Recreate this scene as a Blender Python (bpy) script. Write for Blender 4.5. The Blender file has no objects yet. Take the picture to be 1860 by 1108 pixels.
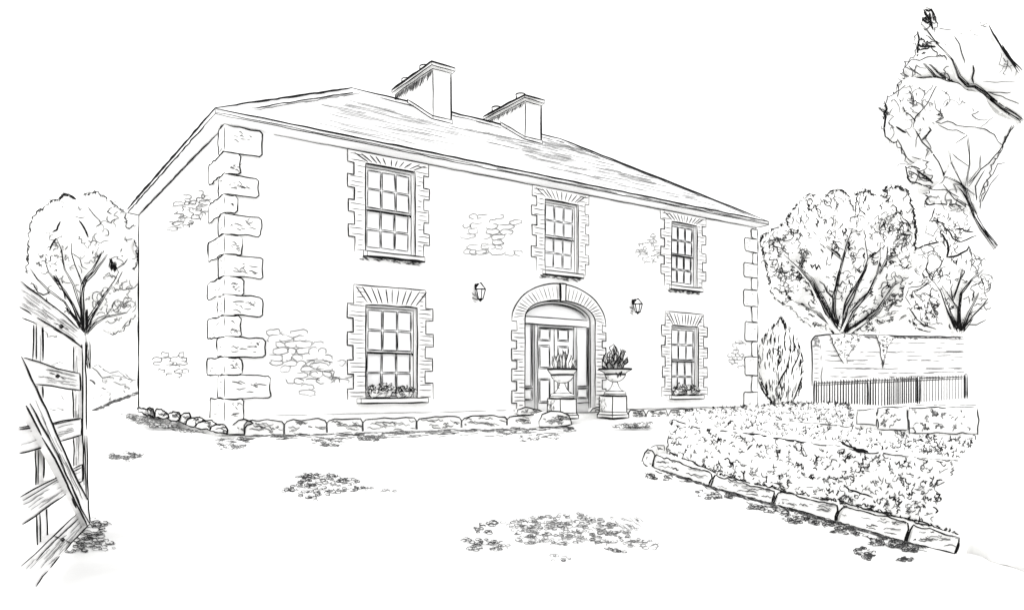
import bpy, math, random
from mathutils import Vector as V
from mathutils.bvhtree import BVHTree
from mathutils import noise
random.seed(7)
F, HX, HY, CZ = 1377.0, 930.0, 703.0, 0.9      # the pinhole camera, in units of the picture's own pixels
SC = bpy.context.scene
COL = SC.collection
EYE = V((0, 0, CZ))
WF = 1.15      # pen width

# ------------------------------------------------------------------ materials
def mat(name, rgb, rough=.9, var=.06, scale=6, stretch=(1, 1, 1)):
    m = bpy.data.materials.new(name); m.use_nodes = True
    nt = m.node_tree; b = nt.nodes['Principled BSDF']
    b.inputs['Roughness'].default_value = rough
    b.inputs['Specular IOR Level'].default_value = .05
    tc = nt.nodes.new('ShaderNodeTexCoord'); mp = nt.nodes.new('ShaderNodeMapping')
    mp.inputs['Scale'].default_value = stretch
    nz = nt.nodes.new('ShaderNodeTexNoise'); nz.inputs['Scale'].default_value = scale
    nz.inputs['Detail'].default_value = 4
    cr = nt.nodes.new('ShaderNodeValToRGB')
    cr.color_ramp.elements[0].position = .3; cr.color_ramp.elements[1].position = .7
    cr.color_ramp.elements[0].color = tuple(c * (1 - var) for c in rgb) + (1,)
    cr.color_ramp.elements[1].color = tuple(min(1, c * (1 + var)) for c in rgb) + (1,)
    nt.links.new(tc.outputs['Object'], mp.inputs['Vector'])
    nt.links.new(mp.outputs['Vector'], nz.inputs['Vector'])
    nt.links.new(nz.outputs['Fac'], cr.inputs['Fac'])
    nt.links.new(cr.outputs['Color'], b.inputs['Base Color'])
    return m
M = {
    'paper_ground': mat('paper_ground', (.86, .86, .855), scale=2),
    'plaster': mat('plaster', (.87, .87, .865), scale=3),
    'slate': mat('slate', (.85, .85, .85), scale=4, stretch=(1, 1, 6)),
    'stone': mat('stone', (.86, .86, .85), scale=9),
    'brick': mat('brick', (.86, .855, .85), scale=12),
    'paint': mat('paint', (.88, .88, .88), rough=.5, var=.02),
    'glass': mat('glass', (.87, .87, .875), rough=.25, var=.02),
    'timber': mat('timber', (.86, .855, .85), scale=5, stretch=(1, 1, 8)),
    'leaf': mat('leaf', (.86, .86, .85), scale=9),
    'bark': mat('bark', (.84, .84, .83), scale=15),
    'ink': mat('ink', (.007, .007, .0075), var=.3, scale=40),
    'mid': mat('mid_ink', (.045, .045, .046), var=.4, scale=40),
    'pencil': mat('pencil', (.16, .16, .16), var=.45, scale=60),
    'faint': mat('faint_pencil', (.27, .27, .27), var=.3, scale=60),
}

# ------------------------------------------------------------------ the house's own axes
C = V((-5.36, 14.2, 0)); D = V((.815, .579, 0)).normalized(); G = V((-D.y, D.x, 0)); NF = -G; NG = -D
L, B = 15.8, 9.1
BASE, WT = .26, 5.8
def ray(px, py): return V(((px - HX) / F, 1, (HY - py) / F))
def plane(p, n):
    def f(px, py):
        d = ray(px, py); t = (p - EYE).dot(n) / d.dot(n)
        return EYE + d * t
    return f
def PF(off=0): return plane(C + NF * off, NF)
def PG(off=0): return plane(C + NG * off, NG)
def PY(y): return plane(V((0, y, 0)), V((0, 1, 0)))
def PZ(z): return plane(V((0, 0, z)), V((0, 0, 1)))
def tF(px, off=0): return (PF(off)(px, HY) - C).dot(D)
def zF(px, py, off=0): return PF(off)(px, py).z
def FP(t, z, off=0): return C + D * t + NF * off + V((0, 0, z))
def sG(px, off=0): return (PG(off)(px, HY) - C).dot(G)
def GP(s, z, off=0): return C + G * s + NG * off + V((0, 0, z))
def pxof(p): return (HX + F * p.x / p.y, HY - F * (p.z - CZ) / p.y)

# ------------------------------------------------------------------ mesh builder
class MB:
    def __init__(s): s.v = []; s.f = []; s.m = []; s.names = []
    def slot(s, n):
        if n not in s.names: s.names.append(n)
        return s.names.index(n)
    def poly(s, pts, m):
        k = len(s.v); s.v += [tuple(p) for p in pts]; s.f.append(tuple(range(k, k + len(pts)))); s.m.append(s.slot(m))
    def prism(s, pts, vec, m):
        n = len(pts); k = len(s.v); sl = s.slot(m)
        s.v += [tuple(p) for p in pts] + [tuple(p + vec) for p in pts]
        s.f.append(tuple(range(k, k + n))); s.f.append(tuple(range(k + 2 * n - 1, k + n - 1, -1))); s.m += [sl, sl]
        for i in range(n):
            j = (i + 1) % n; s.f.append((k + i, k + n + i, k + n + j, k + j)); s.m.append(sl)
    def tube(s, pts, rads, m, n=4):
        if len(pts) < 2: return
        sl = s.slot(m); k = len(s.v); N = len(pts)
        for i, p in enumerate(pts):
            a = pts[max(0, i - 1)]; b = pts[min(N - 1, i + 1)]
            t = (b - a)
            if t.length < 1e-9: t = V((1, 0, 0))
            t.normalize()
            u = t.cross(V((0, .9, .3)))
            if u.length < 1e-3: u = t.cross(V((1, 0, 0)))
            u.normalize(); w = t.cross(u)
            for q in range(n):
                an = 2 * math.pi * (q + .5) / n
                s.v.append(tuple(p + (u * math.cos(an) + w * math.sin(an)) * rads[i]))
        for i in range(N - 1):
            for q in range(n):
                r = (q + 1) % n
                s.f.append((k + i * n + q, k + i * n + r, k + (i + 1) * n + r, k + (i + 1) * n + q)); s.m.append(sl)
        s.f.append(tuple(range(k + n - 1, k - 1, -1))); e = k + (N - 1) * n
        s.f.append(tuple(range(e, e + n))); s.m += [sl, sl]
    def lathe(s, c, prof, m, n=28):
        sl = s.slot(m); k = len(s.v)
        for r, z in prof:
            for q in range(n):
                a = 2 * math.pi * q / n
                s.v.append((c.x + r * math.cos(a), c.y + r * math.sin(a), c.z + z))
        for i in range(len(prof) - 1):
            for q in range(n):
                r = (q + 1) % n
                s.f.append((k + i * n + q, k + i * n + r, k + (i + 1) * n + r, k + (i + 1) * n + q)); s.m.append(sl)
        s.f.append(tuple(range(k + n - 1, k - 1, -1))); e = k + (len(prof) - 1) * n
        s.f.append(tuple(range(e, e + n))); s.m += [sl, sl]
    def bvh(s):
        return BVHTree.FromPolygons([V(p) for p in s.v], s.f)
    def build(s, name, parent=None, loc=V((0, 0, 0)), smooth=False):
        me = bpy.data.meshes.new(name)
        me.from_pydata([(p[0] - loc.x, p[1] - loc.y, p[2] - loc.z) for p in s.v], [], s.f)
        for n in s.names: me.materials.append(M[n])
        me.polygons.foreach_set('material_index', s.m)
        if smooth: me.polygons.foreach_set('use_smooth', [True] * len(s.m))
        me.update()
        o = bpy.data.objects.new(name, me); COL.objects.link(o)
        if parent is not None: o.parent = parent
        else: o.location = loc
        return o

def thing(name, label, cat, loc, group=None):
    o = bpy.data.objects.new(name, None); COL.objects.link(o); o.location = loc
    o.empty_display_size = .2
    o['label'] = label; o['category'] = cat
    if group: o['group'] = group
    return o
def tag(o, label=None, cat=None, group=None, kind=None):
    for k, x in (('label', label), ('category', cat), ('group', group), ('kind', kind)):
        if x: o[k] = x
    return o

# ------------------------------------------------------------------ pen strokes (raised ink lines, part of the mesh they mark)
def resample(pts, step):
    out = [pts[0]]; 
    for a, b in zip(pts, pts[1:]):
        d = (b - a).length; n = max(1, int(round(d / step)))
        for i in range(1, n + 1): out.append(a.lerp(b, i / n))
    return out
def smooth_rand(n, amp, every=3):
    k = n // every + 3; r = [random.uniform(-amp, amp) for _ in range(k)]
    out = []
    for i in range(n):
        x = i / every; a = int(x); f = x - a; f = f * f * (3 - 2 * f)
        out.append(r[a] * (1 - f) + r[a + 1] * f)
    return out
def lay(mb, P, w, m, taper, endw=None):
    N = len(P)
    if N < 2: return
    wr = smooth_rand(N, .22, 4); R = []
    for i, p in enumerate(P):
        x = i / (N - 1)
        k = 1 + wr[i]
        if endw is not None: k *= (1 - x) + x * endw
        if taper: k *= min(1, .45 + 2.2 * min(x, 1 - x) * 2)
        R.append(max(.3, w * k * .5 * WF) * p.y / F)
    mb.tube(P, R, m, 4)
def draw(mb, pts, proj, w=2.2, m='ink', amp=.6, step=6, gaps=0, taper=True, closed=False, endw=None, fall=None):
    """a wobbly pen stroke laid on the surface 'proj' reaches"""
    q = [V((p[0], p[1])) for p in pts]
    if closed: q.append(q[0].copy())
    q = resample(q, step); n = len(q)
    ax = smooth_rand(n, amp); ay = smooth_rand(n, amp)
    seg = []; skip = 0
    for i in range(n):
        if gaps and random.random() < gaps: skip = random.choice((1, 2))
        P = None
        if skip: skip -= 1
        else:
            P = proj(q[i].x + ax[i], q[i].y + ay[i])
            if P is None and fall: P = fall(q[i].x + ax[i], q[i].y + ay[i])
        if P is None:
            lay(mb, seg, w, m, taper, endw); seg = []
        else: seg.append(P)
    lay(mb, seg, w, m, taper, endw)
def d3(mb, pts, w=2.2, m='ink', amp=.6, step=7, gaps=0, closed=False, taper=True):
    """the same along 3-D points"""
    pts = [V(p) for p in pts]
    if closed: pts.append(pts[0].copy())
    y = sum(p.y for p in pts) / len(pts); q = resample(pts, step * y / F); n = len(q)
    J = [smooth_rand(n, amp * y / F) for _ in range(3)]
    seg = []; skip = 0
    for i in range(n):
        if gaps and random.random() < gaps: skip = random.choice((1, 2))
        if skip:
            skip -= 1; lay(mb, seg, w, m, taper); seg = []
        else: seg.append(q[i] + V((J[0][i], J[1][i], J[2][i])))
    lay(mb, seg, w, m, taper)
def frect(mb, t0, t1, z0, z1, off, w=1.6, m='ink', right=None, top=None):
    d3(mb, [FP(t0, z0, off), FP(t0, z1, off)], w, m, .4); d3(mb, [FP(t0, z1, off), FP(t1, z1, off)], top or w, m, .4)
    d3(mb, [FP(t1, z1, off), FP(t1, z0, off)], right or w, m, .4); d3(mb, [FP(t1, z0, off), FP(t0, z0, off)], w, m, .4)
def fbox(mb, t0, t1, z0, z1, o0, o1, m):
    a = [FP(t0, z0, o1), FP(t1, z0, o1), FP(t1, z1, o1), FP(t0, z1, o1)]
    mb.prism(a, NF * (o0 - o1), m)
def drape(bvh):
    def f(px, py):
        d = ray(px, py).normalized()
        h = bvh.ray_cast(EYE, d)
        return None if h[0] is None else h[0] - d * .006
    return f

def squig(cx, cy, s, kind=None):
    kind = kind or random.choice('zzzhhldyccd')
    a = random.uniform(0, 6.28); ca, sa = math.cos(a), math.sin(a)
    if kind == 'z': b = [(-1, 0), (-.5, .5), (-.2, -.3), (.3, .45), (.5, -.2), (1, .3)]
    elif kind == 'h': b = [(-.8, .1), (-.3, .45), (.3, .4), (.6, -.1), (.4, -.4)]
    elif kind == 'l': b = [(-1, -.1), (-.4, .3), (.1, 0), (-.2, -.3), (-.4, .1), (.3, .4), (1, .2)]
    elif kind == 'o': b = [(-.5, 0), (-.2, .4), (.3, .35), (.5, 0), (.2, -.35), (-.3, -.3), (-.5, .05)]
    elif kind == 'd': b = [(-.7, 0), (0, .12), (.8, 0)]
    elif kind == 'y': b = [(-.8, -.3), (0, 0), (.5, .6), (.15, .05), (.9, -.2)]
    else: b = [(-.7, .3), (-.2, -.25), (.4, -.3), (.8, .2)]
    b = [(x + random.uniform(-.15, .15), y + random.uniform(-.15, .15)) for x, y in b]
    return [(cx + s * (x * ca - y * sa), cy + s * (x * sa + y * ca)) for x, y in b]
def wander(cx, cy, n, st, loop=.5):
    """a long looping leaf outline"""
    x, y = cx, cy; a = random.uniform(0, 6.28); q = [(x, y)]; cv = random.choice((-1, 1))
    for i in range(n):
        if random.random() < .34: cv = -cv; a += random.uniform(.9, 1.9) * cv
        a += cv * random.uniform(.15, .9) * loop * 1.5; l = st * random.uniform(.7, 1.9)
        x += math.cos(a) * l; y += math.sin(a) * l; q.append((x, y))
    return q
def inside(p, poly):
    x, y = p; c = False; n = len(poly)
    for i in range(n):
        x1, y1 = poly[i]; x2, y2 = poly[i - 1]
        if (y1 > y) != (y2 > y) and x < (x2 - x1) * (y - y1) / (y2 - y1) + x1: c = not c
    return c
def rand_in(poly):
    xs = [p[0] for p in poly]; ys = [p[1] for p in poly]
    while 1:
        p = (random.uniform(min(xs), max(xs)), random.uniform(min(ys), max(ys)))
        if inside(p, poly): return p
def stonework(mb, poly, proj, rows, size=(24, 9), m='pencil', w=1.5, slope=0, keep=.8):
    """pencilled rubble outlines scattered over a patch of wall"""
    xs = [p[0] for p in poly]; ys = [p[1] for p in poly]
    y = min(ys); r = 0
    while y < max(ys):
        x = min(xs) + random.uniform(0, size[0]); h = size[1] * random.uniform(.8, 1.15)
        while x < max(xs):
            wd = size[0] * random.uniform(.5, 1.25)
            cy = y + slope * (x - min(xs))
            if inside((x + wd / 2, cy + h / 2), poly) and random.random() < keep:
                q = []
                tl = random.uniform(-.12, .12); pw_ = random.uniform(1.0, 1.25)
                for k in range(12):
                    a = k / 12 * 6.283; ux = wd * .47 * max(-1, min(1, pw_ * math.cos(a)))
                    q.append((x + wd / 2 + ux + random.uniform(-1.6, 1.6),
                              cy + h / 2 + ux * tl + h * .45 * max(-1, min(1, pw_ * math.sin(a))) + random.uniform(-1.2, 1.2)))
                k0 = random.randrange(12); q = q[k0:] + q[:k0 + 1]; q = q[:random.randint(5, 13)]
                draw(mb, q, proj, w * .85, m if random.random() < .7 else 'faint', .8, 4)
            x += wd
        y += h; r += 1
def leaves(mb, pts, n_each, spread, size, m='leaf'):
    for p in pts:
        for _ in range(n_each):
            c = p + V([random.gauss(0, spread) for _ in range(3)])
            a = V([random.gauss(0, 1) for _ in range(3)]).normalized(); b = a.cross(V([random.gauss(0, 1) for _ in range(3)])).normalized()
            s = size * random.uniform(.6, 1.4)
            mb.poly([c - a * s, c + b * s * .45, c + a * s, c - b * s * .45], m)

# ------------------------------------------------------------------ ground
def gh(x, y):
    k = max(0, min(1, (y - 17.4) / 1.3)); k = k * k * (3 - 2 * k)
    return .11 * k * (1 if y < 60 else 1)
g = MB(); xs = [-220, -90, -40] + [-20 + 2 * i for i in range(24)] + [40, 90, 220]
ys = [-40, -10, 0] + [2 + .8 * i for i in range(34)] + [36, 60, 110, 400]
for y in ys:
    for x in xs: g.v.append((x, y, gh(x, y)))
W_ = len(xs)
for j in range(len(ys) - 1):
    for i in range(W_ - 1):
        k = j * W_ + i; g.f.append((k, k + 1, k + W_ + 1, k + W_)); g.m.append(g.slot('paper_ground'))
tag(g.build('ground'), kind='structure')

gr = MB()
GZ = PZ(.006)
def gproj(px, py):
    p = GZ(px, py)
    return p if p.y < 17.6 else PZ(.115)(px, py)
def pebbles(poly, n, sx, m='pencil', w=1.4, dens=None):
    for _ in range(n):
        x, y = rand_in(poly)
        k = (y - HY) / 250
        rx = sx * random.uniform(.6, 1.3); ry = rx * random.uniform(.3, .5)
        a0 = random.uniform(0, 6.28); nn = random.choice((6, 8, 9)); sp = random.uniform(3.6, 6.6)
        q = [(x + rx * math.cos(a0 + sp * i / nn) + random.uniform(-.5, .5), y + ry * math.sin(a0 + sp * i / nn) + random.uniform(-.3, .3)) for i in range(nn + 1)]
        mm = m if random.random() < .72 else random.choice(('mid', 'faint', 'ink' if m == 'mid' else 'mid'))
        draw(gr, q, gproj, w * random.uniform(.55, .95), mm, .3, 3)
def smudge(poly, n, ln, m='faint', w=1.5, ang=0):
    for _ in range(n):
        x, y = rand_in(poly); l = ln * random.uniform(.4, 1.2)
        q = [(x + l * i / 6, y + math.tan(ang) * l * i / 6 + random.uniform(-1.6, 1.6)) for i in range(7)]
        draw(gr, q, gproj, w * .8 * random.uniform(.6, 1.2), m if random.random() < .7 else 'pencil', .5, 4)
A1 = [(512, 888), (540, 878), (536, 862), (600, 861), (650, 870), (664, 886), (640, 890), (596, 900), (566, 908), (540, 903), (544, 893), (520, 894)]
pebbles(A1, 120, 4.5, 'mid', 1.5); smudge(A1, 45, 12, 'faint')
pebbles([(540, 858), (615, 861), (610, 868), (545, 869)], 14, 5, 'mid', 1.6)
pebbles([(655, 884), (722, 888), (720, 894), (660, 890)], 12, 4, 'faint', 1.4)
A2 = [(905, 948), (960, 941), (1000, 934), (1050, 931), (1090, 942), (1130, 955), (1150, 975), (1198, 985), (1190, 997), (1120, 992), (1060, 985), (1010, 990), (940, 985), (935, 970), (925, 955)]
pebbles(A2, 300, 5, 'pencil', 1.5); smudge(A2, 40, 14, 'faint')
pebbles([(860, 950), (905, 947), (900, 965), (870, 972)], 16, 5.5, 'mid', 1.6)
pebbles([(820, 975), (880, 978), (925, 985), (920, 996), (880, 1001), (850, 998), (860, 988)], 42, 5, 'mid', 1.5)
pebbles([(1000, 1003), (1040, 1015), (1005, 1020)], 7, 5, 'pencil', 1.4)
pebbles([(1085, 990), (1145, 1003), (1130, 1004)], 14, 5, 'mid', 1.4)
smudge([(1095, 938), (1160, 932), (1155, 962), (1120, 955)], 26, 16, 'faint', 1.3, .5)
A3 = [(195, 825), (215, 820), (262, 822), (264, 830), (235, 838), (200, 831)]
pebbles(A3, 30, 5, 'pencil', 1.4); smudge(A3, 10, 16)
A4 = [(163, 938), (195, 948), (185, 965), (200, 985), (215, 998), (120, 1002), (140, 975), (160, 960)]
pebbles(A4, 75, 6.5, 'mid', 1.5); smudge(A4, 14, 16, 'pencil')
pebbles([(1545, 995), (1570, 990), (1592, 1003), (1585, 1018), (1560, 1012)], 36, 4, 'mid', 1.9)
pebbles([(1628, 1014), (1640, 1009), (1658, 1013), (1655, 1019), (1630, 1018)], 16, 4, 'mid', 1.9)
# shade hatched onto the ground at the foot of the kerbs
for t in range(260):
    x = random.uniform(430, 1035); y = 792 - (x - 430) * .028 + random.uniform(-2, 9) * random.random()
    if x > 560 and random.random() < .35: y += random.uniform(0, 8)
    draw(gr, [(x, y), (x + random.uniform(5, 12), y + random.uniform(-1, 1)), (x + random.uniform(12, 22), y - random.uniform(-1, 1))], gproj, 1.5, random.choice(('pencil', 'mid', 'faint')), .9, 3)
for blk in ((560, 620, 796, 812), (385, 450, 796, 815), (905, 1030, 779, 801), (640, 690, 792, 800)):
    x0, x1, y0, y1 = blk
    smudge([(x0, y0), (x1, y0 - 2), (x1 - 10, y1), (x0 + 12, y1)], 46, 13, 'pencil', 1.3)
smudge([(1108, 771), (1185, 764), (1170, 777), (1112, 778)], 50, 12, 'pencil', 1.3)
S5 = [(218, 744), (250, 740), (285, 760), (380, 786), (330, 786), (255, 770), (225, 758)]
pebbles(S5, 46, 6, 'pencil', 1.4); smudge(S5, 60, 14, 'pencil', 1.4, .25)
kg = [(1186, 848), (1292, 883), (1406, 915), (1521, 947), (1649, 984), (1740, 1006)]
def on(line, u):
    u *= len(line) - 1; i = min(int(u), len(line) - 2); f = u - i
    return (line[i][0] * (1 - f) + line[i + 1][0] * f, line[i][1] * (1 - f) + line[i + 1][1] * f)
for t in range(300):  # shadow of the hedge kerb, drawn as pen strokes
    u = random.random() ** .9 * .86; x, y = on(kg, u); x -= random.uniform(0, 3); y += random.uniform(-1, 2.5) if t % 3 else random.uniform(0, 12) * random.random()
    q = [(x, y), (x + random.uniform(4, 9), y + random.uniform(1, 4)), (x + random.uniform(9, 17), y + random.uniform(3, 6))]
    draw(gr, q, gproj, random.uniform(.9, 1.5), random.choice(('ink', 'mid', 'mid', 'pencil')), .8, 3)
for cx, cy, n, rx, ry in ((1200, 866, 18, 30, 8), (1300, 900, 24, 35, 9), (1400, 925, 24, 40, 9), (1470, 945, 34, 50, 10), (1530, 960, 44, 28, 14), (1610, 985, 50, 38, 12), (1648, 994, 26, 18, 8), (1450, 940, 22, 40, 16)):
    pebbles([(cx - rx, cy - ry * 1.2), (cx + rx, cy), (cx + rx, cy + ry), (cx - rx, cy + ry * .3)], n, 5, 'mid', 1.6)
tag(gr.build('gravel'), 'patches of small loose pebbles scattered on the pale forecourt, with shade hatched along the kerbs', 'gravel', kind='stuff')

# raised lawn behind the kerbs
lw = MB()
lp = [FP(-.1, 0, .08), FP(16.3, 0, .08), V((3.4, 16.6, 0)), V((6.5, 13, 0)), V((60, 13, 0)), V((60, 90, 0)), V((-9, 90, 0)), GP(13, 0, .08)]
lw.prism([V((p.x, p.y, BASE)) for p in lp], V((0, 0, -.35)), 'paper_ground')
tag(lw.build('lawn'), kind='structure')

# ------------------------------------------------------------------ the house
house = thing('country_house', 'two-storey stone house with hipped slate roof, two chimneys and an arched doorway', 'house', C + V((0, 0, BASE)))
HL = C + V((0, 0, BASE))
EZ0, EZ1, OV = 5.88, 5.97, .26
RZ = 8.95
wins = [  # opening l, r, top, bottom (px at left), surround: left wide, left narrow, right narrow, right wide, surround top px, first band wide, name
    dict(l=663, r=753, t=297, b=457, lw=632, ln=644, rn=770, rw=779, st=None, label='upper window nearest the big corner stones'),
    dict(l=989, r=1049, t=362, b=492, lw=966, ln=975, rn=1063, rw=1070, st=None, label='upper window above the arched doorway'),
    dict(l=1218.7, r=1265, t=402, b=519, lw=1200, ln=1207, rn=1275, rw=1282, st=None, label='upper window near the far end of the front'),
    dict(l=663.6, r=757, t=553, b=723, lw=631, ln=642, rn=773, rw=786, st=516, label='tall lower window left of the doorway'),
    dict(l=1218.7, r=1267, t=591, b=718, lw=1202, ln=1208, rn=1278, rw=1285, st=565, label='lower window right of the doorway'),
]
holes = []
for w in wins:
    w['t0'], w['t1'] = tF(w['l']), tF(w['r']); w['z1'] = zF(w['l'], w['t']); w['z0'] = zF(w['l'], w['b'])
    holes.append((w['t0'], w['t1'], w['z0'], w['z1']))
DR0, DR1 = tF(952.3), tF(1079.6)
DSP = zF(952.3, 577); DTOP = zF(1015, 545.5)
holes.append((DR0, DR1, BASE, DTOP))
wall = MB()
ts = sorted({0, L} | {h[0] for h in holes} | {h[1] for h in holes}); zs = sorted({BASE - .3, WT} | {h[2] for h in holes} | {h[3] for h in holes})
for i in range(len(ts) - 1):
    for j in range(len(zs) - 1):
        tm, zm = (ts[i] + ts[i + 1]) / 2, (zs[j] + zs[j + 1]) / 2
        if any(h[0] < tm < h[1] and h[2] < zm < h[3] for h in holes): continue
        wall.poly([FP(ts[i], zs[j]), FP(ts[i + 1], zs[j]), FP(ts[i + 1], zs[j + 1]), FP(ts[i], zs[j + 1])], 'plaster')
for (a, b, c, d) in holes:   # reveals
    q = [FP(a, c), FP(b, c), FP(b, d), FP(a, d)]
    for k in range(4): wall.poly([q[k], q[(k + 1) % 4], q[(k + 1) % 4] - NF * .3, q[k] - NF * .3], 'plaster')
z0 = BASE - .3
wall.poly([GP(0, z0), GP(0, WT), GP(B, WT), GP(B, z0)], 'plaster')
far = D * L
wall.poly([GP(0, z0) + far, GP(B, z0) + far, GP(B, WT) + far, GP(0, WT) + far], 'plaster')
wall.poly([GP(B, z0), GP(B, z0) + far, GP(B, WT) + far, GP(B, WT)], 'plaster')
# pen lines of the walls
d3(wall, [GP(B, .3, .01), GP(B, WT, .01)], 3.6, 'ink', .9); d3(wall, [GP(B, .3, .01), GP(B, 1.4, .01)], 2, 'ink', .8)
d3(wall, [FP(L, .3, .01), FP(L, WT, .01)], 1.8, 'ink', .7)
d3(wall, [FP(.9, WT - .01, .02), FP(L, WT - .01, .02)], 1.7, 'ink', .6); d3(wall, [GP(.4, WT - .01, .02), GP(B, WT - .01, .02)], 2.2, 'ink', .6)
d3(wall, [FP(.9, BASE + .09, .02), FP(7.0, BASE + .09, .02)], 1.2, 'faint', .6, gaps=.08)
d3(wall, [FP(9.8, BASE + .05, .02), FP(15.7, BASE + .05, .02)], 1.4, 'pencil', .6, gaps=.05)
pf, pg = PF(.012), PG(.012)
stonework(wall, [(482, 622), (500, 598), (540, 600), (560, 614), (600, 640), (635, 640), (634, 700), (600, 702), (560, 715), (530, 712), (520, 690), (482, 672)], pf, 0, (27, 11), 'pencil', 1.7)
stonework(wall, [(482, 650), (560, 645), (628, 655), (628, 695), (540, 698), (520, 675), (482, 676)], pf, 0, (30, 12), 'mid', 1.3, keep=.35)
stonework(wall, [(838, 405), (855, 388), (900, 390), (945, 405), (925, 425), (915, 445), (945, 460), (900, 468), (832, 464), (845, 445), (838, 425)], pf, 0, (24, 9), 'pencil', 1.5, slope=.03)
stonework(wall, [(832, 425), (900, 428), (910, 468), (832, 466)], pf, 0, (22, 9), 'mid', 1.2, keep=.3)
stonework(wall, [(1152, 462), (1170, 435), (1196, 424), (1199, 485), (1170, 478)], pf, 0, (12, 6), 'faint', 1.4, slope=.03)
stonework(wall, [(1320, 650), (1328, 622), (1350, 618), (1352, 668), (1332, 664)], pf, 0, (11, 6), 'faint', 1.4)
stonework(wall, [(296, 415), (312, 385), (330, 355), (350, 345), (378, 350), (376, 380), (362, 400), (345, 418), (320, 422)], pg, 0, (18, 7), 'pencil', 1.7, slope=-.35, keep=.95)
stonework(wall, [(300, 412), (318, 378), (340, 362), (372, 362), (362, 398), (345, 416), (322, 420)], pg, 0, (15, 6), 'mid', 1.3, slope=-.35, keep=.5)
stonework(wall, [(273, 655), (290, 640), (335, 645), (340, 670), (322, 690), (300, 688), (285, 672)], pg, 0, (17, 8), 'pencil', 1.6)
wall.build('wall', house, HL)

# quoins: every stone wraps the corner
fold = [227.6, 276.7, 316.3, 353.3, 387.9, 425.5, 463, 502, 535, 572.7, 611.3, 648, 681, 724, 768]
fr = [476, 437.4, 469, 431.6, 474, 440, 478, 442.8, 477, 437.6, 481, 439.7, 491.9, 441.9]
lf = [397.5, 379.6, 397.5, 378.8, 398, 379, 397.4, 377.4, 396, 377.4, 394.6, 376.8, 396, 382.3]
for i in range(14):
    q = MB(); p = .035
    za, zb = zF(410.5, fold[i]), zF(410.5, fold[i + 1]); T = tF(fr[i], p); S = sG(lf[i], p)
    za -= .004; zb += .004
    r = .05
    def face(P, a, b):   # outline of one face, its far corners knocked off
        return [P(a, za), P((a * .4 + b * .6), za + random.uniform(-.012, .0)), P(b - r, za), P(b, za - r * random.uniform(.6, 1.2)), P(b + random.uniform(-.02, .012), (za + zb) / 2), P(b, zb + r * random.uniform(.5, 1.1)), P(b - r, zb), P((a + b) / 2, zb + random.uniform(0, .012)), P(a, zb)]
    Pf = lambda t, z: FP(t, z, p); Pg = lambda s, z: GP(s, z, p)
    f1 = face(Pf, -p, T); f2 = face(Pg, -p, S)
    q.prism(f1, -NF * (p + .1), 'stone'); q.prism([Pg(.1, za)] + f2[1:-1] + [Pg(.1, zb)], -NG * (p + .1), 'stone')
    hv = 2.2
    d3(q, f1[0:1] + [x + NF * .004 for x in f1[1:-1]] + f1[-1:], hv, 'ink', 1.3, 5); d3(q, [x + NG * .004 for x in f2], hv, 'ink', 1.3, 5)
    d3(q, [FP(-p, za - .05, p + .004) + NG * .004, FP(-p, zb + .03, p + .004) + NG * .004], 1.6, 'mid', .5, gaps=.12)
    for k in range(3 if i % 2 else 6):   # chisel marks
        tx = random.uniform(.06, max(.1, T - .2)); zz = random.uniform(zb + .09, za - .09); l = random.uniform(.05, min(.22, T - tx - .06))
        P0 = FP(tx, zz, p + .004)
        d3(q, [P0, P0 + D * l * .4 + V((0, 0, random.uniform(-.03, .03))), P0 + D * l + V((0, 0, random.uniform(-.05, .02)))], 1.7, random.choice(('pencil', 'mid', 'mid', 'pencil')), 1.2, 4)
    if random.random() < .85:
        cx, cz = random.uniform(.14, max(.16, T - .2)), random.uniform(zb + .1, za - .1)
        for k in range(7):
            P0 = FP(cx + random.gauss(0, .04), cz + random.gauss(0, .03), p + .004); d3(q, [P0, P0 + D * .05 + V((0, 0, random.uniform(-.06, .06)))], 1.5, 'pencil', .8, 3)
    for k in range(2):
        s0 = random.uniform(.1, max(.12, S - .3)); zz = random.uniform(zb + .08, za - .08); P0 = GP(s0, zz, p + .004)
        d3(q, [P0, P0 + G * random.uniform(.1, .3) + V((0, 0, random.uniform(-.05, .05)))], 1.4, 'faint', .9, 4)
    q.build('corner_stone', house, HL)
ry = [415, 433, 458, 479, 504, 526, 556, 584.5, 620, 648, 682, 712, 741]
for i in range(12):
    q = MB(); p = .03; wide = i % 2 == 1
    x0 = (1352 if wide else 1365.5) + random.uniform(-1.5, 1.5)
    za, zb = zF(1360, ry[i]) - .005, zF(1360, ry[i + 1]) + .005; a = tF(x0, p); b = L + p
    r = .05
    f1 = [FP(b, za, p), FP(a + r, za, p), FP(a, za - r, p), FP(a + .01, (za + zb) / 2, p), FP(a, zb + r, p), FP(a + r, zb, p), FP(b, zb, p)]
    q.prism(f1, -NF * (p + .1), 'stone')
    q.prism([GP(.1, za) + far + D * p, GP(.7 if not wide else .35, za) + far + D * p, GP(.7 if not wide else .35, zb) + far + D * p, GP(.1, zb) + far + D * p], -D * .1, 'stone')
    d3(q, [x + NF * .004 for x in f1], 1.9, 'mid', .8); d3(q, [FP(b, za, p + .004), FP(b, zb, p + .004)], 1.6, 'ink', .8)
    if wide:
        for k in range(3):
            P0 = FP(random.uniform(a + .05, b - .2), random.uniform(zb + .06, za - .06), p + .004); d3(q, [P0, P0 + D * .12 + V((0, 0, random.uniform(-.05, .05)))], 1.2, 'faint', .6, 4)
    q.build('corner_stone', house, HL)

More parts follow.
